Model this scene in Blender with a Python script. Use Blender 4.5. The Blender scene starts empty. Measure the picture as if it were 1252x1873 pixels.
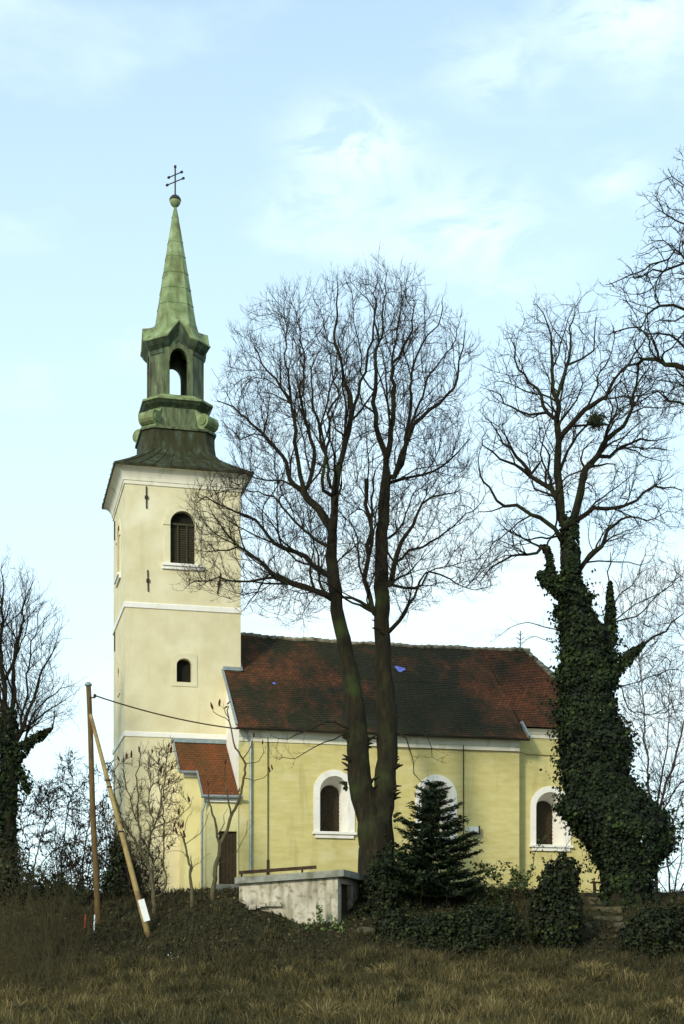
import bpy, math, random
import numpy as np
from mathutils import Vector, Matrix, noise
from mathutils.geometry import tessellate_polygon
random.seed(7); rng = np.random.default_rng(7)
S = bpy.context.scene
COL = S.collection
R = math.radians
# ------------------------------------------------------------------ camera (eye at the origin, looking along +Y, level, shifted up)
F, CX, HY = 2800.0, 626.0, 1800.0
cd = bpy.data.cameras.new('camera'); cam = bpy.data.objects.new('camera', cd); COL.objects.link(cam)
cam.location = (0, 0, 0); cam.rotation_euler = (R(90), 0, 0)
cd.sensor_fit = 'VERTICAL'; cd.sensor_height = 36; cd.sensor_width = 24
cd.lens = 36 * F / 1873; cd.shift_y = (HY - 936.5) / 1873
cd.clip_start = .5; cd.clip_end = 3000
S.camera = cam
# ------------------------------------------------------------------ sky, clouds, sun
SUN_EL = R(24); SUN_H = Vector((-.466, -.884, 0)).normalized()
W = bpy.data.worlds.new('World'); S.world = W; W.use_nodes = True
def world():
    nt = W.node_tree; nd = nt.nodes; lk = nt.links; nd.clear()
    out = nd.new('ShaderNodeOutputWorld'); bg = nd.new('ShaderNodeBackground'); bg.inputs[1].default_value = .125
    sky = nd.new('ShaderNodeTexSky'); sky.sky_type = 'NISHITA'; sky.sun_disc = False
    sky.sun_elevation = SUN_EL; sky.sun_rotation = math.atan2(SUN_H.x, SUN_H.y)
    sky.air_density = 1.0; sky.dust_density = .6; sky.ozone_density = 1.6
    tc = nd.new('ShaderNodeTexCoord'); sep = nd.new('ShaderNodeSeparateXYZ'); lk.new(tc.outputs['Generated'], sep.inputs[0])
    def mth(op, a, b=None, clamp=False):
        m = nd.new('ShaderNodeMath'); m.operation = op; m.use_clamp = clamp
        for i, v in enumerate((a, b)):
            if v is None: continue
            if isinstance(v, (int, float)): m.inputs[i].default_value = v
            else: lk.new(v, m.inputs[i])
        return m.outputs[0]
    def mr(v, a, b, c, d, smooth=True):
        m = nd.new('ShaderNodeMapRange'); m.interpolation_type = 'SMOOTHSTEP' if smooth else 'LINEAR'
        lk.new(v, m.inputs[0])
        for i, x in enumerate((a, b, c, d)): m.inputs[i + 1].default_value = x
        return m.outputs[0]
    mp = nd.new('ShaderNodeMapping'); mp.inputs['Scale'].default_value = (1, 1, 2.3); mp.inputs['Location'].default_value = (3.1, 0, .4)
    lk.new(tc.outputs['Generated'], mp.inputs[0])
    n1 = nd.new('ShaderNodeTexNoise'); n1.inputs['Scale'].default_value = 7; n1.inputs['Detail'].default_value = 5; n1.inputs['Roughness'].default_value = .5
    lk.new(mp.outputs[0], n1.inputs['Vector'])
    n2 = nd.new('ShaderNodeTexNoise'); n2.inputs['Scale'].default_value = 17; n2.inputs['Detail'].default_value = 9; n2.inputs['Roughness'].default_value = .62; n2.inputs['Distortion'].default_value = .5
    lk.new(mp.outputs[0], n2.inputs['Vector'])
    fine = mr(n2.outputs[0], .38, .60, .05, 1.05)
    haze = mr(sep.outputs[2], .10, .56, .88, .40, False)
    cl = mr(n1.outputs[0], .46, .72, 0, .26)
    fac = mth('ADD', haze, cl)
    vm0 = nd.new('ShaderNodeVectorMath'); vm0.operation = 'MULTIPLY'; vm0.inputs[1].default_value = (1, 1, 1.7)
    lk.new(tc.outputs['Generated'], vm0.inputs[0])
    blobs = [(620, 255, 150, .28), (700, 300, 150, .2), (860, 385, 160, .22), (790, 430, 130, .15), (1130, 330, 95, .25), (1190, 35, 160, .4), (1060, 10, 130, .2),
             (900, 125, 150, .2), (560, 395, 130, .2), (930, 480, 170, .2), (1170, 1060, 150, .4), (830, 1090, 260, .5), (600, 1090, 220, .3), (1190, 1300, 220, .3)]
    for px, py, r, s in blobs:
        d = Vector((px - CX, F, HY - py)); L = d.length; d /= L
        ds = nd.new('ShaderNodeVectorMath'); ds.operation = 'DISTANCE'
        lk.new(vm0.outputs[0], ds.inputs[0]); ds.inputs[1].default_value = (d.x, d.y, d.z * 1.7)
        wob = mth('ADD', ds.outputs['Value'], mth('MULTIPLY', mth('SUBTRACT', n2.outputs[0], .5), r / L * 2.2))
        fac = mth('ADD', fac, mth('MULTIPLY', mr(wob, r / L * .05, r / L * 1.25, s * 1.35, 0), fine))
    fac = mth('MINIMUM', fac, .97)
    mx = nd.new('ShaderNodeMix'); mx.data_type = 'RGBA'
    lk.new(fac, mx.inputs['Factor'])
    tint = nd.new('ShaderNodeMix'); tint.data_type = 'RGBA'; tint.blend_type = 'MULTIPLY'; tint.inputs['Factor'].default_value = 1
    lk.new(sky.outputs[0], tint.inputs['A']); tint.inputs['B'].default_value = (1.42, 1.80, 1.75, 1)
    lk.new(tint.outputs['Result'], mx.inputs['A']); mx.inputs['B'].default_value = (6.9, 8.4, 8.8, 1)
    lk.new(mx.outputs['Result'], bg.inputs[0]); lk.new(bg.outputs[0], out.inputs[0])
world()
sl = bpy.data.lights.new('sun', 'SUN'); sl.energy = 2.5; sl.angle = R(7); sl.color = (1, .93, .78)
sun = bpy.data.objects.new('sun', sl); COL.objects.link(sun); sun.location = (-30, -30, 40)
sdir = Vector((SUN_H.x * math.cos(SUN_EL), SUN_H.y * math.cos(SUN_EL), math.sin(SUN_EL)))
sun.rotation_euler = sdir.to_track_quat('Z', 'Y').to_euler()
S.view_settings.view_transform = 'Standard'; S.view_settings.look = 'None'
S.view_settings.exposure = 0.22; S.view_settings.gamma = 1.0
S.render.film_transparent = False

# ------------------------------------------------------------------ helpers
def at(px, py, Y): return Vector(((px - CX) / F * Y, Y, (HY - py) / F * Y))

class MB:
    def __init__(s): s.v = []; s.f = []; s.smooth = False
    def add(s, vs, fs):
        n = len(s.v); s.v += [tuple(p) for p in vs]; s.f += [tuple(i + n for i in f) for f in fs]; return s
    def box(s, x0, x1, y0, y1, z0, z1):
        vs = [(x, y, z) for z in (z0, z1) for x, y in ((x0, y0), (x1, y0), (x1, y1), (x0, y1))]
        return s.add(vs, [(3, 2, 1, 0), (4, 5, 6, 7), (0, 1, 5, 4), (1, 2, 6, 5), (2, 3, 7, 6), (3, 0, 4, 7)])
    def bar(s, a, b, w, h, up=(0, 0, 1)):
        a = Vector(a); b = Vector(b); d = (b - a).normalized(); u = Vector(up); x = d.cross(u).normalized(); y = x.cross(d)
        vs = []
        for p in (a, b):
            for i, j in ((-1, -1), (1, -1), (1, 1), (-1, 1)): vs.append(p + x * (w / 2 * i) + y * (h / 2 * j))
        return s.add(vs, [(3, 2, 1, 0), (4, 5, 6, 7), (0, 1, 5, 4), (1, 2, 6, 5), (2, 3, 7, 6), (3, 0, 4, 7)])
    def loft(s, rings, cap0=True, cap1=True, closed=True):
        n = len(rings[0]); vs = [p for r in rings for p in r]; fs = []
        for k in range(len(rings) - 1):
            for i in range(n if closed else n - 1):
                j = (i + 1) % n
                fs.append((k * n + i, k * n + j, (k + 1) * n + j, (k + 1) * n + i))
        if cap0: fs.append(tuple(range(n - 1, -1, -1)))
        if cap1: fs.append(tuple((len(rings) - 1) * n + i for i in range(n)))
        return s.add(vs, fs)
    def tube(s, pts, rad, n=8, cap=True):
        pts = [Vector(p) for p in pts]
        if not hasattr(rad, '__len__'): rad = [rad] * len(pts)
        x = None; rings = []
        for i, p in enumerate(pts):
            d = (pts[min(i + 1, len(pts) - 1)] - pts[max(i - 1, 0)])
            d = d.normalized() if d.length > 1e-9 else Vector((0, 0, 1))
            if x is None: x = d.orthogonal().normalized()
            x = x - d * x.dot(d); x = x.normalized() if x.length > 1e-6 else d.orthogonal().normalized()
            y = d.cross(x)
            rings.append([p + (x * math.cos(2 * math.pi * k / n) + y * math.sin(2 * math.pi * k / n)) * rad[i] for k in range(n)])
        return s.loft(rings, cap, cap)
    def lathe(s, prof, c, n=16):
        return s.loft([[(c[0] + r * math.cos(2 * math.pi * k / n), c[1] + r * math.sin(2 * math.pi * k / n), c[2] + z) for k in range(n)] for r, z in prof])
    def facade(s, outer, holes, fn):
        polys = [[Vector((u, z, 0)) for u, z in outer]] + [[Vector((u, z, 0)) for u, z in h] for h in holes]
        flat = [p for q in polys for p in q]
        return s.add([fn(p.x, p.y) for p in flat], tessellate_polygon(polys))
    def strip(s, a, b, closed=False):
        n = len(a); fs = []
        for i in range(n if closed else n - 1):
            j = (i + 1) % n; fs.append((i, j, n + j, n + i))
        return s.add(list(a) + list(b), fs)

INV = {}
def link(name, me, m, parent):
    o = bpy.data.objects.new(name, me); COL.objects.link(o)
    if m: me.materials.append(m)
    if parent: o.parent = parent
    return o
def root_inv(o):
    while o is not None and o.parent: o = o.parent
    return INV.get(o.name) if o else None
def obj(name, mb, m, parent=None, local=False, smooth=False):
    """one mesh object; vertices are world coordinates unless local"""
    inv = None if local else root_inv(parent)
    vs = mb.v if inv is None else [tuple(inv @ Vector(p)) for p in mb.v]
    me = bpy.data.meshes.new(name); me.from_pydata(vs, [], mb.f)
    import bmesh
    bm = bmesh.new(); bm.from_mesh(me); bmesh.ops.recalc_face_normals(bm, faces=bm.faces); bm.to_mesh(me); bm.free()
    if smooth: me.polygons.foreach_set('use_smooth', [True] * len(me.polygons))
    return link(name, me, m, parent)
def arr_obj(name, V, quads, tris, m, parent=None, tone=None, smooth=False):
    V = np.asarray(V, dtype=np.float64); inv = root_inv(parent)
    if inv is not None:
        M = np.array(inv); V = V @ M[:3, :3].T + M[:3, 3]
    me = bpy.data.meshes.new(name)
    q = np.asarray(quads, dtype=np.int32).reshape(-1, 4); t = np.asarray(tris, dtype=np.int32).reshape(-1, 3)
    me.vertices.add(len(V)); me.vertices.foreach_set('co', V.astype(np.float32).ravel())
    me.loops.add(q.size + t.size); me.loops.foreach_set('vertex_index', np.concatenate([q.ravel(), t.ravel()]))
    st = np.concatenate([np.arange(len(q)) * 4, q.size + np.arange(len(t)) * 3]).astype(np.int32)
    me.polygons.add(len(q) + len(t)); me.polygons.foreach_set('loop_start', st)
    if smooth: me.polygons.foreach_set('use_smooth', np.ones(len(q) + len(t), dtype=bool))
    if tone is not None:
        a = me.attributes.new('tone', 'FLOAT', 'POINT'); a.data.foreach_set('value', np.asarray(tone, dtype=np.float32))
    me.update(calc_edges=True); me.validate()
    return link(name, me, m, parent)
def tag(o, label=None, cat=None, group=None, kind=None):
    if label: o['label'] = label
    if cat: o['category'] = cat
    if group: o['group'] = group
    if kind: o['kind'] = kind
    return o
def thing(name, label, cat, loc, rz=0, group=None):
    o = bpy.data.objects.new(name, None); COL.objects.link(o); o.empty_display_size = .3
    o.location = loc; o.rotation_euler = (0, 0, rz)
    INV[o.name] = (Matrix.Translation(Vector(loc)) @ Matrix.Rotation(rz, 4, 'Z')).inverted()
    return tag(o, label, cat, group)

# ------------------------------------------------------------------ materials
def newmat(name, rough=.9):
    m = bpy.data.materials.new(name); m.use_nodes = True
    b = m.node_tree.nodes['Principled BSDF']; b.inputs['Roughness'].default_value = rough
    b.inputs['Specular IOR Level'].default_value = .25
    return m, m.node_tree, b
def nmat(name, cols, scale=4, rough=.9, bump=0, bscale=None, detail=6, stretch=(1, 1, 1), metal=0, spots=None, dist=.02):
    """noise -> colour ramp; cols = [(pos, (r,g,b)), ...]; spots = (colour, scale, lo, hi) a second noise of stains"""
    m, nt, b = newmat(name, rough); nd, lk = nt.nodes, nt.links
    tc = nd.new('ShaderNodeTexCoord'); mp = nd.new('ShaderNodeMapping'); mp.inputs['Scale'].default_value = stretch
    lk.new(tc.outputs['Object'], mp.inputs[0])
    n = nd.new('ShaderNodeTexNoise'); n.inputs['Scale'].default_value = scale; n.inputs['Detail'].default_value = detail; n.inputs['Roughness'].default_value = .6
    lk.new(mp.outputs[0], n.inputs['Vector'])
    r = nd.new('ShaderNodeValToRGB'); el = r.color_ramp.elements
    while len(el) < len(cols): el.new(.5)
    for e, (p, c) in zip(el, cols): e.position = p; e.color = (*c, 1)
    lk.new(n.outputs[0], r.inputs[0]); colout = r.outputs[0]
    for sp in (spots or []):
        c, sc, lo, hi = sp[:4]
        n2 = nd.new('ShaderNodeTexNoise'); n2.inputs['Scale'].default_value = sc; n2.inputs['Detail'].default_value = 7
        if len(sp) > 4:
            mp2 = nd.new('ShaderNodeMapping'); mp2.inputs['Scale'].default_value = sp[4]; mp2.inputs['Location'].default_value = (7.3, 2.1, 4.4)
            lk.new(tc.outputs['Object'], mp2.inputs[0]); lk.new(mp2.outputs[0], n2.inputs['Vector'])
        else: lk.new(tc.outputs['Object'], n2.inputs['Vector'])
        mr = nd.new('ShaderNodeMapRange'); mr.inputs[1].default_value = lo; mr.inputs[2].default_value = hi; lk.new(n2.outputs[0], mr.inputs[0])
        mx = nd.new('ShaderNodeMix'); mx.data_type = 'RGBA'; lk.new(mr.outputs[0], mx.inputs['Factor'])
        lk.new(colout, mx.inputs['A']); mx.inputs['B'].default_value = (*c, 1); colout = mx.outputs['Result']
    lk.new(colout, b.inputs['Base Color']); b.inputs['Metallic'].default_value = metal
    if bump:
        n3 = nd.new('ShaderNodeTexNoise'); n3.inputs['Scale'].default_value = bscale or scale * 4; n3.inputs['Detail'].default_value = 8
        lk.new(mp.outputs[0], n3.inputs['Vector'])
        bp = nd.new('ShaderNodeBump'); bp.inputs['Strength'].default_value = bump; bp.inputs['Distance'].default_value = dist
        lk.new(n3.outputs[0], bp.inputs['Height']); lk.new(bp.outputs[0], b.inputs['Normal'])
    return m
def leafmat(name, cols, rough=.6, trans=.0):
    m, nt, b = newmat(name, rough); nd, lk = nt.nodes, nt.links
    a = nd.new('ShaderNodeAttribute'); a.attribute_name = 'tone'
    r = nd.new('ShaderNodeValToRGB'); el = r.color_ramp.elements
    while len(el) < len(cols): el.new(.5)
    for e, (p, c) in zip(el, cols): e.position = p; e.color = (*c, 1)
    lk.new(a.outputs['Fac'], r.inputs[0]); lk.new(r.outputs[0], b.inputs['Base Color'])
    b.inputs['Specular IOR Level'].default_value = .3
    return m
def tilemat(name, red, dark, moss_lo, moss_hi, seed=0, ends=None):
    m, nt, b = newmat(name, .85); nd, lk = nt.nodes, nt.links
    tc = nd.new('ShaderNodeTexCoord'); sp = nd.new('ShaderNodeSeparateXYZ'); lk.new(tc.outputs['Object'], sp.inputs[0])
    cb = nd.new('ShaderNodeCombineXYZ'); lk.new(sp.outputs[0], cb.inputs[0])
    ml = nd.new('ShaderNodeMath'); ml.operation = 'MULTIPLY'; ml.inputs[1].default_value = 1.6; lk.new(sp.outputs[2], ml.inputs[0]); lk.new(ml.outputs[0], cb.inputs[1])
    br = nd.new('ShaderNodeTexBrick'); br.inputs['Scale'].default_value = 1; br.inputs['Brick Width'].default_value = .19; br.inputs['Row Height'].default_value = .19
    br.inputs['Mortar Size'].default_value = .012; br.inputs['Color1'].default_value = (*red[0], 1); br.inputs['Color2'].default_value = (*red[1], 1); br.inputs['Mortar'].default_value = (*dark, 1)
    lk.new(cb.outputs[0], br.inputs['Vector'])
    mp = nd.new('ShaderNodeMapping'); mp.inputs['Location'].default_value = (seed, seed * .7, 0); mp.inputs['Scale'].default_value = (1, .3, .8)
    lk.new(tc.outputs['Object'], mp.inputs[0])
    n = nd.new('ShaderNodeTexNoise'); n.inputs['Scale'].default_value = .45; n.inputs['Detail'].default_value = 8; n.inputs['Roughness'].default_value = .68
    lk.new(mp.outputs[0], n.inputs['Vector'])
    mr = nd.new('ShaderNodeMapRange'); mr.inputs[1].default_value = moss_lo; mr.inputs[2].default_value = moss_hi
    if ends:      # the two ends of the roof carry less moss
        sb = nd.new('ShaderNodeMath'); sb.operation = 'SUBTRACT'; lk.new(sp.outputs[0], sb.inputs[0]); sb.inputs[1].default_value = ends
        ab = nd.new('ShaderNodeMath'); ab.operation = 'ABSOLUTE'; lk.new(sb.outputs[0], ab.inputs[0])
        m2 = nd.new('ShaderNodeMapRange'); lk.new(ab.outputs[0], m2.inputs[0])
        for i_, v_ in enumerate((2.0, 7.0, .075, -.105)): m2.inputs[i_ + 1].default_value = v_
        ad = nd.new('ShaderNodeMath'); ad.operation = 'ADD'; lk.new(n.outputs[0], ad.inputs[0]); lk.new(m2.outputs[0], ad.inputs[1]); lk.new(ad.outputs[0], mr.inputs[0])
    else: lk.new(n.outputs[0], mr.inputs[0])
    n2 = nd.new('ShaderNodeTexNoise'); n2.inputs['Scale'].default_value = 6; n2.inputs['Detail'].default_value = 4; lk.new(tc.outputs['Object'], n2.inputs['Vector'])
    r2 = nd.new('ShaderNodeValToRGB'); r2.color_ramp.elements[0].color = (*dark, 1); r2.color_ramp.elements[1].color = (dark[0] * 2.2, dark[1] * 2, dark[2] * 1.6, 1)
    r2.color_ramp.elements[0].position = .35; r2.color_ramp.elements[1].position = .7
    lk.new(n2.outputs[0], r2.inputs[0])
    mx = nd.new('ShaderNodeMix'); mx.data_type = 'RGBA'; lk.new(mr.outputs[0], mx.inputs['Factor']); lk.new(br.outputs['Color'], mx.inputs['A']); lk.new(r2.outputs[0], mx.inputs['B'])
    lk.new(mx.outputs['Result'], b.inputs['Base Color'])
    bp = nd.new('ShaderNodeBump'); bp.inputs['Strength'].default_value = .6; bp.inputs['Distance'].default_value = .03; bp.invert = True
    lk.new(br.outputs['Fac'], bp.inputs['Height']); lk.new(bp.outputs[0], b.inputs['Normal'])
    return m

M = {}
M['cream'] = nmat('cream plaster', [(.3, (.60, .53, .32)), (.5, (.67, .60, .38)), (.72, (.73, .67, .45))], .9, .95, .25, 14, 8,
                  spots=[((.55, .48, .25), 1.1, .60, .95, (3, 3, .35)), ((.80, .75, .55), .5, .55, .8)])
M['yellow'] = nmat('yellow plaster', [(.3, (.52, .44, .165)), (.5, (.59, .51, .21)), (.72, (.65, .57, .27))], 1.3, .95, .5, 9, 8, stretch=(1, 1, 3.5),
                   spots=[((.36, .31, .12), .9, .54, .84, (2.5, 2.5, .35)), ((.66, .60, .34), .8, .6, .8), ((.50, .45, .18), .6, .55, .85)])
M['pale'] = nmat('pale yellow plaster', [(.3, (.66, .58, .26)), (.7, (.74, .67, .36))], 1.2, .95, .3, 12, spots=[((.5, .46, .22), 1.4, .55, .85)])
M['panel'] = nmat('cream panel plaster', [(.3, (.61, .55, .34)), (.7, (.72, .66, .45))], 1.4, .95, .2, 14)
M['white'] = nmat('white plaster', [(.3, (.78, .75, .66)), (.7, (.86, .83, .75))], 2.5, .9, .15, 20, spots=[((.6, .56, .42), 2.2, .58, .85)])
M['cove'] = nmat('limewashed cove', [(.3, (.70, .66, .50)), (.7, (.80, .76, .62))], 1.5, .9, .1, 20, spots=[((.42, .38, .24), 2, .55, .8, (1, 1, .5))])
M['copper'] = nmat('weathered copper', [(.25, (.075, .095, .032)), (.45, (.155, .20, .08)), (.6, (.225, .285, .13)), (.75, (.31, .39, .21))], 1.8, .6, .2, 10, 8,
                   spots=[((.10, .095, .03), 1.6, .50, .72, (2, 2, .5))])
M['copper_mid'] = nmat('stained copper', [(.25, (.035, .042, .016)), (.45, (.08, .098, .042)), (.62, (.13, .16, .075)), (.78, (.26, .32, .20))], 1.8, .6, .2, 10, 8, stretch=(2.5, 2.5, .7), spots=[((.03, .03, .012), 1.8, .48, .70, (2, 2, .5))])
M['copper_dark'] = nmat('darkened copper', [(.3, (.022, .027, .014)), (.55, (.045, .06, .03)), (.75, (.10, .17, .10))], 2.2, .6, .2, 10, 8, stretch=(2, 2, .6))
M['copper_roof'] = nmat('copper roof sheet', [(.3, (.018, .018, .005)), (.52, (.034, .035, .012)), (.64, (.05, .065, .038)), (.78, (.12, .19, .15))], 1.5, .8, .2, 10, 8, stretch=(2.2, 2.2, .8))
M['dark_metal'] = nmat('dark metal', [(.3, (.018, .016, .012)), (.7, (.04, .035, .025))], 8, .6)
M['zinc'] = nmat('zinc sheet', [(.3, (.20, .24, .24)), (.7, (.33, .38, .38))], 6, .45, .05, metal=.3)
M['iron'] = nmat('rusty iron', [(.3, (.02, .016, .01)), (.7, (.05, .035, .02))], 20, .8)
M['tile'] = tilemat('mossy roof tiles', ((.19, .056, .018), (.085, .031, .012)), (.013, .013, .005), .38, .55, 3.0, 11.6)
M['tile_red'] = tilemat('red roof tiles', ((.27, .070, .020), (.17, .045, .015)), (.045, .03, .010), .46, .72, 9.0)
M['ridge'] = nmat('ridge mortar', [(.35, (.05, .04, .02)), (.6, (.30, .27, .19))], 3, .9, .4)
M['glass'] = nmat('dark glass', [(.3, (.010, .011, .007)), (.7, (.022, .022, .014))], 5, .25)
M['louvre'] = nmat('old louvre wood', [(.3, (.03, .028, .012)), (.7, (.07, .06, .03))], 9, .8, .2, stretch=(6, 6, 1))
M['void'] = nmat('dark interior', [(.3, (.008, .008, .005)), (.7, (.014, .013, .008))], 5, .95)
M['grille'] = nmat('brown lattice', [(.3, (.04, .026, .010)), (.7, (.10, .065, .026))], 9, .8)
M['wood_dark'] = nmat('dark wood', [(.3, (.03, .02, .009)), (.7, (.07, .045, .02))], 6, .8, .3, stretch=(1, 1, 5))
M['wood'] = nmat('weathered wood', [(.3, (.075, .042, .014)), (.55, (.125, .075, .026)), (.75, (.18, .12, .05))], 4, .85, .4, 20, stretch=(6, 6, .7), spots=[((.06, .04, .02), 3, .55, .75, (4, 4, .7))])
M['wood_light'] = nmat('new peeled wood', [(.3, (.24, .165, .055)), (.7, (.38, .285, .115))], 4, .8, .3, 20, stretch=(6, 6, .7), spots=[((.16, .10, .04), 2, .52, .7)])
M['board'] = nmat('brown boards', [(.3, (.026, .014, .006)), (.7, (.06, .032, .014))], 5, .8, .3)
M['concrete'] = nmat('stained concrete', [(.3, (.32, .28, .20)), (.5, (.48, .43, .33)), (.7, (.58, .53, .42))], 1.6, .95, .5, 12, 8,
                     spots=[((.085, .07, .035), .8, .50, .70), ((.16, .135, .075), 4.5, .52, .72), ((.12, .11, .045), 1.3, .50, .76, (3, 3, .4))])
M['slab'] = nmat('grey slab', [(.3, (.17, .17, .13)), (.7, (.30, .30, .25))], 3, .9, .4, 18, spots=[((.07, .07, .03), 2, .52, .75)])
M['stone'] = nmat('path stone', [(.3, (.05, .042, .022)), (.7, (.125, .105, .06))], 4, .95, .6, 15, spots=[((.05, .05, .02), 3, .5, .7)])
M['plate'] = nmat('white enamel plate', [(.3, (.62, .64, .60)), (.7, (.72, .73, .70))], 6, .6)
M['blue'] = nmat('blue sheet', [(.3, (.08, .10, .42)), (.7, (.20, .24, .62))], 8, .6)
M['red_paint'] = nmat('red paint', [(.3, (.30, .02, .015)), (.7, (.40, .04, .03))], 8, .7)
M['bark'] = nmat('linden bark', [(.3, (.008, .007, .003)), (.55, (.019, .015, .006)), (.75, (.042, .033, .013))], 2.2, .95, .9, 9, 8, stretch=(3, 3, .6), spots=[((.035, .05, .012), .7, .52, .75)], dist=.05)
M['twig'] = nmat('dark twig', [(.3, (.014, .010, .007)), (.7, (.030, .022, .014))], 3, .9)
M['twig_red'] = nmat('reddish twig', [(.3, (.07, .036, .020)), (.7, (.12, .066, .038))], 3, .9)
M['twig_brown'] = nmat('brown twig', [(.3, (.036, .029, .010)), (.7, (.082, .066, .026))], 3, .9)
M['sumac'] = nmat('sumac bark', [(.3, (.055, .045, .020)), (.7, (.12, .10, .05))], 4, .9, .3)
M['cone'] = nmat('sumac fruit', [(.3, (.035, .012, .008)), (.7, (.09, .025, .015))], 14, .95, .6, 40)
M['ivy'] = leafmat('ivy leaf', [(0, (.003, .006, .001)), (.45, (.009, .018, .0022)), (.8, (.018, .034, .0045)), (1, (.040, .060, .010))], .75)
M['box'] = leafmat('dark evergreen leaf', [(0, (.004, .006, .001)), (.5, (.010, .016, .0022)), (.9, (.024, .033, .005)), (1, (.05, .058, .011))], .75)
M['leaf'] = leafmat('shrub leaf', [(0, (.018, .028, .006)), (.5, (.04, .06, .012)), (1, (.09, .12, .025))], .6)
M['spruce'] = leafmat('spruce needles', [(0, (.005, .010, .003)), (.6, (.012, .023, .006)), (1, (.028, .044, .012))], .6)
M['weed'] = leafmat('green weed', [(0, (.06, .10, .02)), (.5, (.11, .17, .04)), (1, (.2, .26, .08))], .6)
M['grass'] = leafmat('dry grass', [(0, (.009, .010, .002)), (.30, (.027, .027, .006)), (.52, (.060, .049, .013)), (.78, (.120, .092, .030)), (1, (.25, .19, .075))], .8)
M['litter'] = leafmat('leaf litter', [(0, (.018, .014, .006)), (.5, (.045, .030, .012)), (.85, (.08, .06, .022)), (1, (.12, .10, .03))], .8)
M['ground'] = nmat('rough pasture soil', [(.3, (.014, .014, .004)), (.5, (.028, .026, .008)), (.65, (.046, .040, .012)), (.8, (.070, .056, .020))], 1.3, .95, .8, 9, 10, spots=[((.024, .034, .008), .35, .5, .7)], dist=.06)

# ------------------------------------------------------------------ terrain
PY = np.array([-60, 0, 30, 38, 44, 50, 54, 57, 60, 62.5, 65, 70, 110, 200, 700, 2500.])
PZ = np.array([-1.9, -1.65, -1.35, -1.05, -.62, .15, .98, 1.95, 3.05, 3.75, 3.92, 3.95, 3.3, -2, -14, -14.])
def ground(x, y):
    x = np.asarray(x, float); y = np.asarray(y, float)
    yy = y + .5 * np.sin(x * .31 + 1.1) + .25 * np.sin(x * .9)
    yy = np.where(y > 75, y, yy)
    z = np.interp(yy, PY, PZ)
    z = z + .85 * np.exp(-((x + 4.1) / 1.6) ** 2 / 2 - ((y - 58.3) / 1.1) ** 2 / 2)
    near = np.clip((y - 20) / 10, 0, 1) * np.clip((63 - y) / 4, 0, 1)
    z = z + near * (.10 * np.sin(x * 1.3 + y * .7) + .07 * np.sin(x * 2.9 - y * 1.7) + .05 * np.sin(x * .7 + y * 2.3))
    return z
def gz(x, y): return float(ground(x, y))
def terrain():
    xs = np.concatenate([[-1500, -600, -250, -120, -70, -45, -32, -24], np.arange(-20, 20.01, .4), [24, 32, 45, 70, 120, 250, 600, 1500]])
    ys = np.concatenate([[-60, -30, -10, 5, 15, 22, 27], np.arange(30, 76, .4), [80, 90, 110, 140, 200, 300, 450, 700, 1200, 2400]])
    X, Y = np.meshgrid(xs, ys); Z = ground(X, Y)
    V = np.stack([X, Y, Z], -1).reshape(-1, 3); nx, ny = len(xs), len(ys)
    i = np.arange(nx * ny).reshape(ny, nx)
    q = np.stack([i[:-1, :-1], i[:-1, 1:], i[1:, 1:], i[1:, :-1]], -1).reshape(-1, 4)
    tag(arr_obj('ground', V, q, [], M['ground'], smooth=True), kind='structure')
terrain()

# ------------------------------------------------------------------ the church (local axes: u along the nave, v away from us, z up; world z is kept, base at 3.5)
TH = R(13.6); c_, s_ = math.cos(TH), math.sin(TH); X0, Y0 = -9.52, 67.0; BZ = 3.5
def uz(px, py, v):
    """where the ray of a point seen on the church's wall plane v = const meets it"""
    k = (px - CX) / F
    u = (k * (Y0 + c_ * v) - X0 + s_ * v) / (c_ - k * s_)
    return u, (HY - py) / F * (Y0 + s_ * u + c_ * v)
church = thing('church', 'cream and yellow village church with a green copper spire and mossy red tiled roof', 'church', (X0, Y0, BZ), TH)
def cobj(name, mb, m, parent=None, smooth=False):
    mb.v = [(x, y, z - BZ) for x, y, z in mb.v]
    return obj(name, mb, m, parent or church, True, smooth)
def arch(uc, w, z0, z1, n=14, rise=None):
    """outline of a round-headed opening, bottom left -> over the top -> bottom right"""
    r = rise or w; zs = z1 - r
    return [(uc - w, z0)] + [(uc - w * math.cos(math.pi * i / n), zs + r * math.sin(math.pi * i / n)) for i in range(n + 1)] + [(uc + w, z0)]
TU, TV = 5.13, 5.6
fr = lambda v: (lambda u, z: (u, v, z))
we = lambda u0: (lambda v, z: (u0, v, z))

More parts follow.
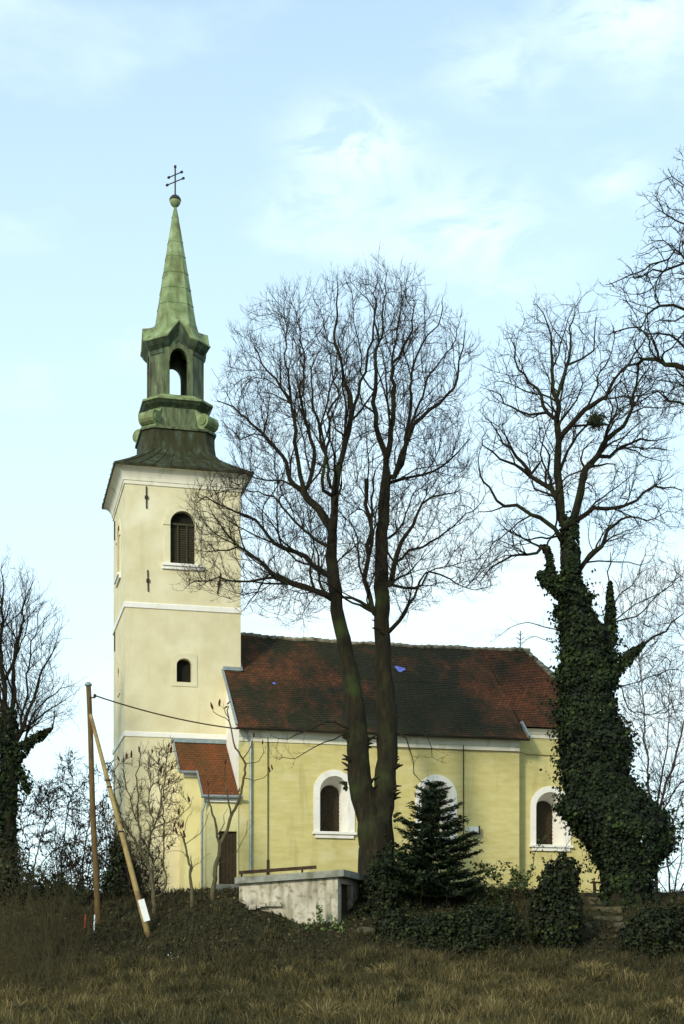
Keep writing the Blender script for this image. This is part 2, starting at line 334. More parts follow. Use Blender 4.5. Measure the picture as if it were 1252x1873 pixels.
def belfry(fn_at, uc, z0, z1, w, mull, frame_w, parent, impost, sill=True, rise=None):
    """fn_at(d) gives the map (u,z)->point at depth d into the wall"""
    inner = arch(uc, w, z0, z1, rise=rise)
    mb = MB(); mb.facade([(p[0], p[1]) for p in inner], [], fn_at(.30))
    win = cobj('window', mb, M['void'])
    mb = MB()
    a = arch(uc, w + frame_w, z0 - .02, z1 + frame_w, rise=(rise or w) + frame_w); b = arch(uc, w, z0 - .02, z1, rise=rise)
    f0, f1 = fn_at(-.035), fn_at(.0)
    if not impost:   # a plain square panel round the small windows
        n_ = len(a); a = []
        for x, z in b:
            dx, dz = x - uc, z - (z0 + z1) / 2; k_ = min((w + frame_w) / max(abs(dx), 1e-6), ((z1 - z0) / 2 + frame_w) / max(abs(dz), 1e-6)); a.append((uc + dx * k_, (z0 + z1) / 2 + dz * k_))
        lo = z0 - frame_w * .8; a[0] = (uc - w - frame_w, lo); a[-1] = (uc + w + frame_w, lo)
        q_ = [(a[0][0], lo), (a[-1][0], lo), (b[-1][0], b[-1][1]), (b[0][0], b[0][1])]; mb.add([f0(*p) for p in q_], [(0, 1, 2, 3)]); mb.strip([f1(a[0][0], lo), f1(a[-1][0], lo)], [f0(a[0][0], lo), f0(a[-1][0], lo)])
    mb.strip([f0(*p) for p in a], [f0(*p) for p in b]); mb.strip([f1(*p) for p in a], [f0(*p) for p in a]); mb.strip([f0(*p) for p in b], [fn_at(.02)(*p) for p in b])
    if impost:
        for sx in (-1, 1):
            x0, x1 = sorted((uc + sx * (w + .005), uc + sx * (w + frame_w + .05))); zz = z1 - w
            P = [fn_at(d)(x, z) for d in (-.075, .0) for x, z in ((x0, zz - .1), (x1, zz - .1), (x1, zz + .08), (x0, zz + .08))]
            mb.add(P, [(0, 1, 2, 3), (0, 4, 5, 1), (1, 5, 6, 2), (2, 6, 7, 3), (3, 7, 4, 0)])
    cobj('frame', mb, M['panel'], win)
    if mull:
        mb = MB(); zt = z1 - w
        k = 0; zz = z0 + .05
        while zz < zt:
            mb.add([fn_at(.20)(uc - w, zz), fn_at(.20)(uc + w, zz), fn_at(.27)(uc + w, zz + .11), fn_at(.27)(uc - w, zz + .11)], [(0, 1, 2, 3)]); zz += .1
        cobj('louvre', mb, M['louvre'], win)
        mb = MB()
        for x in (uc - w * .36, uc + w * .36):
            P = [fn_at(d)(xx, z) for d in (.14, .2) for xx, z in ((x - .03, z0), (x + .03, z0), (x + .03, zt), (x - .03, zt))]
            mb.add(P, [(0, 1, 2, 3), (0, 4, 5, 1), (1, 5, 6, 2), (2, 6, 7, 3), (3, 7, 4, 0)])
        P = [fn_at(d)(xx, z) for d in (.13, .2) for xx, z in ((uc - w, zt - .05), (uc + w, zt - .05), (uc + w, zt + .05), (uc - w, zt + .05))]
        mb.add(P, [(0, 1, 2, 3), (0, 4, 5, 1), (1, 5, 6, 2), (2, 6, 7, 3), (3, 7, 4, 0)])
        cobj('mullion', mb, M['louvre'], win)
    if sill:
        mb = MB(); x0, x1 = uc - w - frame_w - .1, uc + w + frame_w + .1
        for d0, za, zb in ((-.16, z0 - .13, z0 - .02), (-.09, z0 - .27, z0 - .13)):
            P = [fn_at(d)(x, z) for d in (d0, .02) for x, z in ((x0, za), (x1, za), (x1, zb), (x0, zb))]
            mb.add(P, [(0, 1, 2, 3), (0, 4, 5, 1), (1, 5, 6, 2), (2, 6, 7, 3), (3, 7, 4, 0)])
        cobj('sill', mb, M['white'], win)
    return inner

def tower():
    f = lambda d: fr(d); w = lambda d: we(d)
    ub0, zb0 = uz(311, 1030, 0); ub1, _ = uz(356.5, 1030, 0); zb1 = uz(333, 935, 0)[1]
    us0, zs0 = uz(322.5, 1247, 0); us1, _ = uz(350, 1247, 0); zs1 = uz(336, 1204.6, 0)[1]
    zc = 22.0
    h1 = belfry(f, (ub0 + ub1) / 2, zb0, zb1, (ub1 - ub0) / 2, True, .26, church, True)
    h2 = belfry(f, (us0 + us1) / 2, zs0, zs1, (us1 - us0) / 2, False, .24, church, False, False, rise=.30)
    w1 = belfry(w, 2.8, zb0, zb1, (ub1 - ub0) / 2, True, .26, church, True)
    w2 = belfry(w, 2.8, zs0, zs1, .33, False, .24, church, False, False, rise=.30)
    mb = MB()
    mb.facade([(0, 3), (TU, 3), (TU, zc), (0, zc)], [h1, h2], fr(0))
    mb.facade([(0, 3), (TV, 3), (TV, zc), (0, zc)], [w1, w2], we(0))
    for h, fn in ((h1, fr), (h2, fr), (w1, we), (w2, we)):
        mb.strip([fn(0)(*p) for p in h], [fn(.3)(*p) for p in h], True)
    mb.add([(TU, 0, 3), (TU, TV, 3), (TU, TV, zc), (TU, 0, zc), (0, TV, 3), (0, TV, zc)], [(0, 1, 2, 3), (1, 4, 5, 2)])
    wall = cobj('tower_wall', mb, M['cream'])
    rect = lambda o, z: [(-o, -o, z), (TU + o, -o, z), (TU + o, TV + o, z), (-o, TV + o, z)]
    for py0, py1 in ((1111, 1100), (1347, 1337)):
        z0 = (HY - py0) / F * Y0; z1 = (HY - py1) / F * Y0
        mb = MB().loft([rect(o, z) for o, z in ((.0, z0), (.05, z0 + .02), (.06, z1 - .04), (.0, z1))], False, False)
        cobj('string_course', mb, M['white'], wall)
    prof = [(.0, 21.90), (.045, 21.91), (.05, 22.05), (.08, 22.07), (.085, 22.12), (.10, 22.20), (.14, 22.30), (.20, 22.40), (.28, 22.49), (.37, 22.55), (.46, 22.58)]
    cobj('cornice', MB().loft([rect(o, z) for o, z in prof], False, True), M['cove'], wall)
    def anchor(px0, py0, px1, py1):
        u0, z0 = uz(px0, py0, 0); u1, z1 = uz(px1, py1, 0)
        mb = MB().bar((u0, -.03, z0), (u1, -.03, z1), .05, .05, (0, 1, 0)); um, zm = (u0 + u1) / 2, (z0 + z1) / 2
        mb.box(um - .07, um + .07, -.07, 0, zm - .07, zm + .07)
        cobj('wall_anchor', mb, M['iron'], wall)
    anchor(267, 890, 267.5, 930); anchor(269.5, 1043, 270.5, 1082); anchor(403, 1048, 397, 1086)
    for zz in (16.0, 21.2):
        mb = MB().bar((-.03, 4.7, zz - .45), (-.03, 4.7, zz + .45), .05, .05, (1, 0, 0)); cobj('wall_anchor', mb, M['iron'], wall)
    # roof of the tower: bellcast, square at the eave, chamfered above
    cx, cy = TU / 2, TV / 2
    def ring(h, ch, z, dv=0): 
        hu, hv = h, h + dv
        return [(cx - hu + ch, cy - hv, z), (cx + hu - ch, cy - hv, z), (cx + hu, cy - hv + ch, z), (cx + hu, cy + hv - ch, z),
                (cx + hu - ch, cy + hv, z), (cx - hu + ch, cy + hv, z), (cx - hu, cy + hv - ch, z), (cx - hu, cy - hv + ch, z)]
    prof = [(3.07, .03, 22.58, .235), (3.09, .03, 22.68, .235), (2.74, .06, 22.92, .2), (2.36, .12, 23.20, .14), (2.02, .2, 23.49, .08), (1.80, .3, 23.74, .03), (1.69, .4, 23.95, 0), (1.65, .45, 24.3, 0), (1.64, .48, 24.86, 0)]
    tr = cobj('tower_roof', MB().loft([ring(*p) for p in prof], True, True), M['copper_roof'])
    mb = MB()
    for sx in (-1, 1):
        for ax in (0, 1):
            for t in np.linspace(-.88, .88, 9):
                pts = []
                for h, ch, z, dv in prof[1:7]:
                    hh = h + (dv if ax == 0 else 0); other = h + (dv if ax else 0)
                    if ax == 0: pts.append((cx + t * (other - ch), cy + sx * hh, z))
                    else: pts.append((cx + sx * hh, cy + t * (h + dv - ch), z))
                mb.tube([Vector(q) + Vector((0, 0, .01)) for q in pts], .035, 4)
    cobj('standing_seam', mb, M['copper_roof'], tr)
    # drum with scrolls
    prof = [(1.64, .48, 24.861), (1.72, .51, 24.88), (1.72, .51, 24.98), (1.50, .5, 25.06), (1.42, .52, 25.2), (1.36, .52, 25.6), (1.30, .52, 25.98)]
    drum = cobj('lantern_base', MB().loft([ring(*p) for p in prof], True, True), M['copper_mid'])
    for k in range(4):
        a = math.pi / 4 + k * math.pi / 2; d = Vector((math.cos(a), math.sin(a), 0)); t = Vector((-d.y, d.x, 0)); C0 = Vector((cx, cy, 0))
        prof2 = []
        # outline of the scroll in (radius, z): sweeps out from under the cornice, rolls at the bottom
        for r, z in [(1.40, 25.98), (1.50, 25.94), (1.56, 25.85), (1.62, 25.74)]: prof2.append((r, z))
        for i in range(9):
            b = math.pi * .62 - i * math.pi * 1.12 / 8; prof2.append((1.86 + .32 * math.cos(b), 25.40 + .32 * math.sin(b)))
        prof2 += [(1.95, 25.08), (1.95, 25.0), (1.3, 25.0), (1.3, 25.98)]
        mb = MB(); hw = .41
        rings = [[C0 + d * r + t * (sgn * hw) + Vector((0, 0, z)) for r, z in prof2] for sgn in (-1, 1)]
        mb.loft(rings)
        cobj('scroll', mb, M['copper'], drum)
        mb = MB()
        for zc, rc, R_ in ((25.40, 1.86, .20),):
            for sgn in (-1, 1):
                p = C0 + d * rc + t * (sgn * hw) + Vector((0, 0, zc)); cobj('scroll_boss', MB().tube([p, p + t * (sgn * .05)], R_, 14), M['copper'], drum)
            prof = [(1.30, .52, 25.975), (1.34, .53, 26.02), (1.48, .57, 26.14), (1.56, .6, 26.26)]
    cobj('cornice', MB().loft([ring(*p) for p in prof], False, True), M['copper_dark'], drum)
    prof = [(1.57, .6, 26.25), (1.60, .61, 26.27), (1.60, .61, 26.36), (1.36, .55, 26.46), (1.24, .51, 26.60)]
    cobj('cornice_cap', MB().loft([ring(*p) for p in prof], False, True), M['copper'], drum)
    # open lantern
    H, CH, A = 1.17, .50, .67; zl0, zl1 = 26.56, 28.95
    mb = MB(); hole = arch(0, .40, zl0 + .02, 28.72, rise=.52)
    th = .2
    for k in range(4):
        rot = Matrix.Rotation(k * math.pi / 2, 4, 'Z')
        def fo(d):
            return lambda u, z: tuple(rot @ Vector((u, -(H - d), z)) + Vector((cx, cy, 0)))
        mb.facade([(-A, zl0), (A, zl0), (A, zl1), (0, 29.55), (-A, zl1)], [hole], fo(0))
        mb.facade([(-A + .1, zl0), (A - .1, zl0), (A - .1, zl1), (0, 29.55), (-A + .1, zl1)], [hole], fo(th))
        mb.strip([fo(0)(*p) for p in hole], [fo(th)(*p) for p in hole], True)
        q = [rot @ Vector((x, y, z)) + Vector((cx, cy, 0)) for x, y, z in ((-A, -H, zl0), (-A, -H, zl1), (-H, -A, zl1), (-H, -A, zl0))]
        mb.add(q, [(0, 1, 2, 3)])
        q = [rot @ Vector((x, y, z)) + Vector((cx, cy, 0)) for x, y, z in ((-A + .1, -H + th, zl0), (-A + .1, -H + th, zl1), (-H + th, -A + .1, zl1), (-H + th, -A + .1, zl0))]
        mb.add(q, [(0, 1, 2, 3)])
    lan = cobj('lantern', mb, M['copper_mid'])
    mb = MB()
    for k in range(4):
        rot = Matrix.Rotation(k * math.pi / 2, 4, 'Z')
        for sx in (-1, 1):
            P = [rot @ Vector((x, y, z)) + Vector((cx, cy, 0)) for z in (zl0, zl1) for x, y in ((sx * .44, -H - .06), (sx * .64, -H - .06), (sx * .64, -H + .01), (sx * .44, -H + .01))]
            mb.add(P, [(0, 1, 5, 4), (1, 2, 6, 5), (3, 0, 4, 7)])
        o = arch(0, .56, 28.1, 28.92, rise=.66); i = arch(0, .40, 28.1, 28.72, rise=.52)
        fn = lambda d: (lambda u, z: tuple(rot @ Vector((u, -(H + d), z)) + Vector((cx, cy, 0))))
        mb.strip([fn(.065)(*p) for p in o], [fn(.065)(*p) for p in i]); mb.strip([fn(.0)(*p) for p in o], [fn(.065)(*p) for p in o]); mb.strip([fn(.065)(*p) for p in i], [fn(.0)(*p) for p in i])
    cobj('arch_moulding', mb, M['copper_mid'], lan)
    def gring(h, zc, zp, a=None):
        ch = h - (a or h * .57); r = []
        for k in range(4):
            rot = Matrix.Rotation(k * math.pi / 2, 4, 'Z'); a_ = h - ch
            for x, z in ((-a_, zc), (-a_ * .62, zc + (zp - zc) * .12), (-a_ * .3, zc + (zp - zc) * .62), (0, zp), (a_ * .3, zc + (zp - zc) * .62), (a_ * .62, zc + (zp - zc) * .12), (a_, zc)):
                r.append(tuple(rot @ Vector((x, -h, z)) + Vector((cx, cy, 0))))
        return r
    rings = [gring(1.16, 28.45, 29.05), gring(1.20, 28.50, 29.10), gring(1.22, 28.66, 29.3), gring(1.36, 28.82, 29.62), gring(1.48, 29.02, 29.86)]
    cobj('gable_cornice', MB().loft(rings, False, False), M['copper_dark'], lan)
    rings = [gring(1.48, 29.01, 29.85), gring(1.51, 29.03, 29.88), gring(1.51, 29.10, 29.96), gring(1.30, 29.25, 29.99), gring(1.12, 29.52, 30.03), gring(.98, 29.85, 30.1), gring(.89, 30.2, 30.2), gring(.80, 30.8, 30.8),
             gring(.60, 32.2, 32.2), gring(.30, 34.2, 34.2), gring(.10, 35.45, 35.45), gring(.05, 35.7, 35.7)]
    sp = cobj('spire', MB().loft(rings, True, True), M['copper'])
    mb = MB()
    for z, h in ((31.0, .775), (31.75, .668), (32.5, .56), (33.3, .438), (34.0, .33)):
        mb = MB(); mb.loft([gring(h * 1.0, z - .03, z - .03), gring(h + .016, z - .02, z - .02), gring(h + .012, z + .02, z + .02), gring(h - .01, z + .05, z + .05)], False, False); cobj('sheet_joint', mb, M['copper'], sp)
    cobj('collar', MB().lathe([(.11, 35.1), (.17, 35.15), (.17, 35.22), (.1, 35.28)], (cx, cy, 0), 10), M['copper'], sp)
    cz = 35.98
    cobj('ball', MB().lathe([(.03, cz - .34), (.12, cz - .26), (.20, cz - .18), (.245, cz - .08), (.255, cz)], (cx, cy, 0), 18), M['copper'], sp, True)
    cobj('ball_cap', MB().lathe([(.27, cz), (.275, cz + .03), (.245, cz + .12), (.18, cz + .2), (.09, cz + .26), (.03, cz + .3)], (cx, cy, 0), 18), M['dark_metal'], sp, True)
    bd = Vector((math.cos(R(-50)), math.sin(R(-50)), 0)); C = Vector((cx, cy, 0))
    mb = MB().tube([C + Vector((0, 0, cz + .28)), C + Vector((0, 0, 37.55))], .035, 6)
    mb.tube([C + Vector((0, 0, 37.5)), C + Vector((0, 0, 37.6))], .06, 8)
    for z, L in ((37.18, .40), (36.86, .50)):
        a, b = C - bd * L + Vector((0, 0, z)), C + bd * L + Vector((0, 0, z)); mb.tube([a, b], .028, 6)
        for p in (a, b): mb.tube([p - bd * .05, p + bd * .05], .055, 8)
    cobj('double_cross', mb, M['dark_metal'], sp)
tower()

# nave, choir, apse
NV = -3.3; NU0, NU1 = 4.47, 17.1; CV = -2.7
SL = .81
def rz_(v): return 10.92 + SL * (min(v, 5.6 - v) + 3.7)
RIDGE = rz_(2.8)
def deep_window(px0, px1, pyt, pys, v):
    u0, zs = uz(px0, pys, v); u1, _ = uz(px1, pys, v); uc = (u0 + u1) / 2; zt = uz((px0 + px1) / 2, pyt, v)[1]
    fw = .27; ho = (u1 - u0) / 2 - fw; hi = ho - .24; D = .95
    out = arch(uc, ho + fw, zs, zt); hole = arch(uc, ho, zs, zt - fw); inn = arch(uc, hi, zs + .05, zt - fw - .28)
    mb = MB().facade(inn, [], fr(v + D)); win = cobj('window', mb, M['glass'])
    mb = MB(); f0 = fr(v - .05)
    mb.strip([f0(*p) for p in out], [f0(*p) for p in hole]); mb.strip([fr(v)(*p) for p in out], [f0(*p) for p in out])
    mb.strip([f0(*p) for p in hole], [fr(v + .01)(*p) for p in hole])
    cobj('frame', mb, M['white'], win)
    mb = MB().strip([fr(v + .01)(*p) for p in hole], [fr(v + D)(*p) for p in inn], True); cobj('reveal', mb, M['white'], win)
    mb = MB().box(uc - ho - fw - .06, uc + ho + fw + .06, v - .17, v + .02, zs - .11, zs - .01); mb.box(uc - ho - fw + .06, uc + ho + fw - .06, v - .1, v + .02, zs - .27, zs - .11)
    mb.box(uc - ho + .02, uc + ho - .02, v - .12, v + .04, zs - .012, zs + .012)
    cobj('sill', mb, M['white'], win)
    mb = MB(); st = .17; zt_i = zt - fw - .28
    n = int((zt_i - zs) / st) + 6
    for sg in (1, -1):
        for i in range(-8, n + 6):
            pts = []
            for j in range(41):
                x = -hi + 2 * hi * j / 40; z = zs + .05 + i * st + sg * x * 1.5
                dz = z - (zt_i - hi); ok = (z > zs + .06) and (dz < 0 or x * x + dz * dz < hi * hi * .98)
                if ok: pts.append((uc + x, v + D - .04, z))
                elif len(pts) > 1: break
                else: pts = []
            if len(pts) > 1: mb.tube([pts[0], pts[-1]], .016, 4)
    cobj('grille', mb, M['grille'], win)
    return hole
def nave():
    h1 = deep_window(573, 650, 1408, 1521, NV); h2 = deep_window(761, 837, 1417, 1531, NV); h3 = deep_window(971, 1045, 1438, 1545, CV)
    mb = MB(); zt = 10.95
    mb.facade([(NU0, 3), (NU1, 3), (NU1, zt), (NU0, zt)], [h1, h2], fr(NV))
    E = 8.9
    mb.add([(NU1, NV, 3), (NU1, E, 3), (NU1, E, zt), (NU1, NV, zt), (NU0, E, 3), (NU0, E, zt)], [(0, 1, 2, 3), (1, 4, 5, 2)])
    wall = cobj('nave_wall', mb, M['yellow'])
    for a, b in ((NV, 0.0), (TV, E)):
        mb = MB(); mb.add([(NU0, a, 3), (NU0, b, 3), (NU0, b, rz_(b) - .06), (NU0, a, min(rz_(a), rz_(a)) - .06)], [(0, 1, 2, 3)])
        cobj('west_wall', mb, M['white'], wall)  # white on this side alone: its sunlit look is put into the colour
    AP = [(21.2, CV), (23.6, .2), (23.6, 5.4), (21.2, 5.6 - CV)]; zc = 11.35
    mb = MB().facade([(NU1, 3), (21.2, 3), (21.2, zc), (NU1, zc)], [h3], fr(CV))
    for i in range(3):
        (a, b), (c, d) = AP[i], AP[i + 1]; mb.add([(a, b, 3), (c, d, 3), (c, d, zc), (a, b, zc)], [(0, 1, 2, 3)])
    mb.add([(21.2, 5.6 - CV, 3), (NU1, 5.6 - CV, 3), (NU1, 5.6 - CV, zc), (21.2, 5.6 - CV, zc)], [(0, 1, 2, 3)])
    ch = cobj('choir_wall', mb, M['yellow'])
    # cornices: cove profile (out, z)
    def run(path, prof, closed=False):
        rings = []
        for i, p in enumerate(path):
            p = Vector(p); a = Vector(path[max(i - 1, 0)]); b = Vector(path[min(i + 1, len(path) - 1)])
            n1 = (p - a).normalized() if i > 0 else (b - p).normalized(); n2 = (b - p).normalized() if i < len(path) - 1 else n1
            o1 = Vector((n1.y, -n1.x)); o2 = Vector((n2.y, -n2.x)); o = (o1 + o2); o /= max(.3, o.dot(o1))
            rings.append([(p.x + o.x * d, p.y + o.y * d, z) for d, z in prof])
        return MB().loft(rings, True, True, closed=True)
    prof = [(.004, 10.30), (.05, 10.30), (.055, 10.46), (.09, 10.50), (.11, 10.56), (.15, 10.66), (.22, 10.76), (.32, 10.83), (.34, 10.90), (.004, 10.90)]
    cobj('cornice', run([(NU0 - .003, NV), (NU1 + .003, NV)], prof), M['cove'], wall)
    prof = [(.004, 11.02), (.05, 11.02), (.055, 11.16), (.09, 11.2), (.14, 11.28), (.24, 11.36), (.3, 11.4), (.004, 11.4)]
    cobj('cornice', run([(NU1 + .01, CV)] + AP, prof), M['cove'], ch)
    # roofs: overlapping tile courses
    def courses(mb, A0, A1, B0, B1, n, lift=.028):
        A0, A1, B0, B1 = map(Vector, (A0, A1, B0, B1)); nrm = (A1 - A0).cross(B0 - A0).normalized()
        if nrm.z < 0: nrm = -nrm
        for i in range(n):
            t0, t1 = i / n, min(1, (i + 1.0) / n)
            p = [A0.lerp(B0, t0) + nrm * lift, A1.lerp(B1, t0) + nrm * lift, A1.lerp(B1, t1), A0.lerp(B0, t1)]
            q = [A0.lerp(B0, t0), A1.lerp(B1, t0)]
            mb.add(p + q, [(0, 1, 2, 3), (4, 5, 1, 0)])
    mb = MB(); ev = -3.78; wu = 4.33; eu = 17.34
    def sag(mb, u0, u1, v0, v1, n, m):
        # the tile courses of one slope, cut in bays so the old roof can sag a little
        us = np.linspace(u0, u1, m + 1)
        sg = lambda u, v: -.10 * math.sin(math.pi * min(1, max(0, (u - 5) / 15))) * (1 if 0 < v < 5.6 else .5) + .025 * math.sin(u * 1.9 + v) + .02 * math.sin(u * 4.3 - 2 * v)
        for i in range(m):
            for j in range(n):
                ta, tb = v0 + (v1 - v0) * j / n, v0 + (v1 - v0) * (j + 1) / n
                a, b = us[i], us[i + 1]; L = .028
                p = [(a, ta, rz_(ta) + sg(a, ta) + L), (b, ta, rz_(ta) + sg(b, ta) + L), (b, tb, rz_(tb) + sg(b, tb)), (a, tb, rz_(tb) + sg(a, tb)), (a, ta, rz_(ta) + sg(a, ta) - .03), (b, ta, rz_(ta) + sg(b, ta) - .03)]
                mb.add(p, [(0, 1, 2, 3), (4, 5, 1, 0)])
        return sg
    sg = sag(mb, TU, eu, ev, 2.8, 52, 16); sag(mb, wu, TU, ev, 0, 30, 1)
    courses(mb, (TU, 5.6 - ev, rz_(ev)), (eu, 5.6 - ev, rz_(ev)), (TU, 2.8, RIDGE), (eu, 2.8, RIDGE), 30)
    courses(mb, (wu, 5.6 - ev, rz_(ev)), (TU, 5.6 - ev, rz_(ev)), (wu, 5.6, rz_(5.6)), (TU, 5.6, rz_(5.6)), 20)
    ap = (19.7, 2.8, RIDGE - .02); oc = .33; ec = rz_(CV - oc)
    courses(mb, (eu, CV - oc, ec), (21.35, CV - oc, ec), (eu, 2.8, RIDGE - .03), ap, 46)
    courses(mb, (21.35, CV - oc, ec), (23.95, .05, ec), ap, ap, 46); courses(mb, (23.95, .05, ec), (23.95, 5.55, ec), ap, ap, 46); courses(mb, (23.95, 5.55, ec), (21.35, 5.6 - CV + oc, ec), ap, ap, 46)
    courses(mb, (21.35, 5.6 - CV + oc, ec), (eu, 5.6 - CV + oc, ec), ap, (eu, 2.8, RIDGE - .03), 46)
    roof = cobj('nave_roof', mb, M['tile'])
    mb = MB()   # ridge and hip tiles
    u = TU
    while u < 19.6:
        zr = RIDGE + sg(u, 2.8) + .01; L = .36
        mb.tube([(u, 2.8, zr), (u + L * .97, 2.8, RIDGE + sg(u + L, 2.8) + .03)], [.10, .12], 8); u += L
    for q in ((21.35, CV - oc, ec), (23.95, .05, ec)):
        a = Vector(ap); b = Vector(q); n = int((b - a).length / .36)
        for i in range(n): mb.tube([a.lerp(b, i / n), a.lerp(b, (i + .96) / n) + Vector((0, 0, .02))], [.09, .115], 8)
    cobj('ridge_tile', mb, M['ridge'], roof)
    # flashings
    mb = MB().bar((wu - .02, ev, rz_(ev) + .05), (wu - .02, -.02, rz_(0) + .05), .09, .09); mb.bar((wu, -.06, rz_(0) + .1), (TU + .06, -.06, rz_(0) + .1), .14, .16)
    mb.bar((TU + .05, 0, rz_(0) + .06), (TU + .05, 2.75, RIDGE + .02), .1, .08)
    cobj('flashing', mb, M['zinc'], roof)
    mb = MB().bar((eu + .04, ev - .03, rz_(ev) + .03), (eu + .04, CV - .15, rz_(CV - .15) + .08), .08, .12); cobj('verge_flashing', mb, M['zinc'], roof)
    mb = MB().box(wu, eu, ev + .06, NV - .33, rz_(ev) - .12, rz_(ev) - .02); cobj('eaves_board', mb, M['dark_metal'], roof)
    # half-round gutter
    mb = MB(); rg = .085; rings = []
    for u in np.linspace(wu - .1, eu + .05, 14):
        rings.append([(u, ev - .05 + rg * math.cos(a), rz_(ev) - .06 + .02 * math.sin(u * 1.3) + rg * math.sin(a)) for a in np.linspace(math.pi, 2 * math.pi, 8)] +
                     [(u, ev - .05 + (rg - .015) * math.cos(a), rz_(ev) - .06 + .02 * math.sin(u * 1.3) + (rg - .015) * math.sin(a)) for a in np.linspace(2 * math.pi, math.pi, 8)])
    mb.loft(rings); cobj('gutter', mb, M['dark_metal'], roof)
    # blue patch, ridge finial
    u, v = 0, 0
    for px, py, w, h in ((733, 1222, .23, .2), (501, 1250, .07, .06)):
        v = 1.0
        for _ in range(40):
            uu, zz = uz(px, py, v); v += (zz - rz_(v)) * .25
        u, z = uz(px, py, v); mb = MB(); k = 12
        P = []
        for i in range(k):
            a = 2 * math.pi * i / k; r = 1 + .28 * math.sin(3 * a + 1) ; du, dv = w * r * math.cos(a), h * r * math.sin(a)
            P.append((u + du, v + dv, rz_(v + dv) + sg(u + du, v) + .045))
        P2 = [(x, y, z + .02) for x, y, z in P]
        mb.loft([P, P2]); cobj('roof_patch', mb, M['blue'], roof)
    uf = uz(953, 1187, 2.8)[0]
    mb = MB().tube([(uf, 2.8, RIDGE), (uf, 2.8, RIDGE + .95)], .025, 5)
    for k, (dz, L) in enumerate(((.35, .16), (.55, .2), (.75, .12))):
        mb.tube([(uf - L, 2.8, RIDGE + dz + .08), (uf, 2.8, RIDGE + dz - .04), (uf + L, 2.8, RIDGE + dz + .1)], .018, 4)
    cobj('ridge_finial', mb, M['iron'], roof)
    # downpipe, lightning conductors, cable on the wall, lamp box
    def pipe(px, py0, py1, r, name, m, out=.1, lead=None):
        u, z0 = uz(px, py0, NV - out); _, z1 = uz(px, py1, NV - out)
        pts = [(u, NV - out, z1), (u, NV - out, z0)]
        if lead: pts = [(u, NV - out, z1), (u, NV - out, z0 - .1), (u - .12, NV - out - .05, z0), (u + lead, NV - .45, z0 + .45)]
        mb = MB().tube(pts, r, 8)
        z = z1 + .5
        while z < z0 - .3: mb.tube([(u, NV - out, z), (u, NV - out, z + .05)], r * 1.35, 8); mb.bar((u, NV - out, z + .02), (u, NV, z + .02), .02, .02); z += 1.7
        return cobj(name, mb, m)
    pipe(458, 1352, 1596, .055, 'downpipe', M['zinc'], .1, -.35)
    pipe(489.5, 1345, 1600, .018, 'lightning_conductor', M['iron'], .06)
    u, z0 = uz(489.5, 1572, NV - .06); _, z1 = uz(489.5, 1612, NV - .06)
    cobj('conductor_guard', MB().tube([(u, NV - .06, z1), (u, NV - .06, z0)], .045, 6), M['iron'])
    pipe(849, 1348, 1570, .022, 'lightning_conductor', M['iron'], .06)
    u0, z0 = uz(640, 1362, NV - .06); pts = [(u, NV - .06, 10.26 + .015 * math.sin(u * 2)) for u in np.linspace(u0, NU1 + .02, 20)] + [(u, CV - .05, 10.27) for u in np.linspace(NU1 + .6, 21, 8)]
    cobj('wall_cable', MB().tube(pts, .016, 4), M['iron'], wall)
    u, z = uz(866, 1518, NV - .12)
    mb = MB().box(u - .2, u + .22, NV - .26, NV - .06, z - .13, z + .14); mb.box(u - .34, u - .2, NV - .1, NV, z - .03, z + .03)
    lb = cobj('meter_box', mb, M['plate'])
    mb = MB().box(u + .222, u + .28, NV - .30, NV - .02, z - .17, z + .17); mb.box(u - .22, u + .3, NV - .30, NV - .02, z - .19, z - .132); cobj('bracket', mb, M['dark_metal'], lb)
nave()

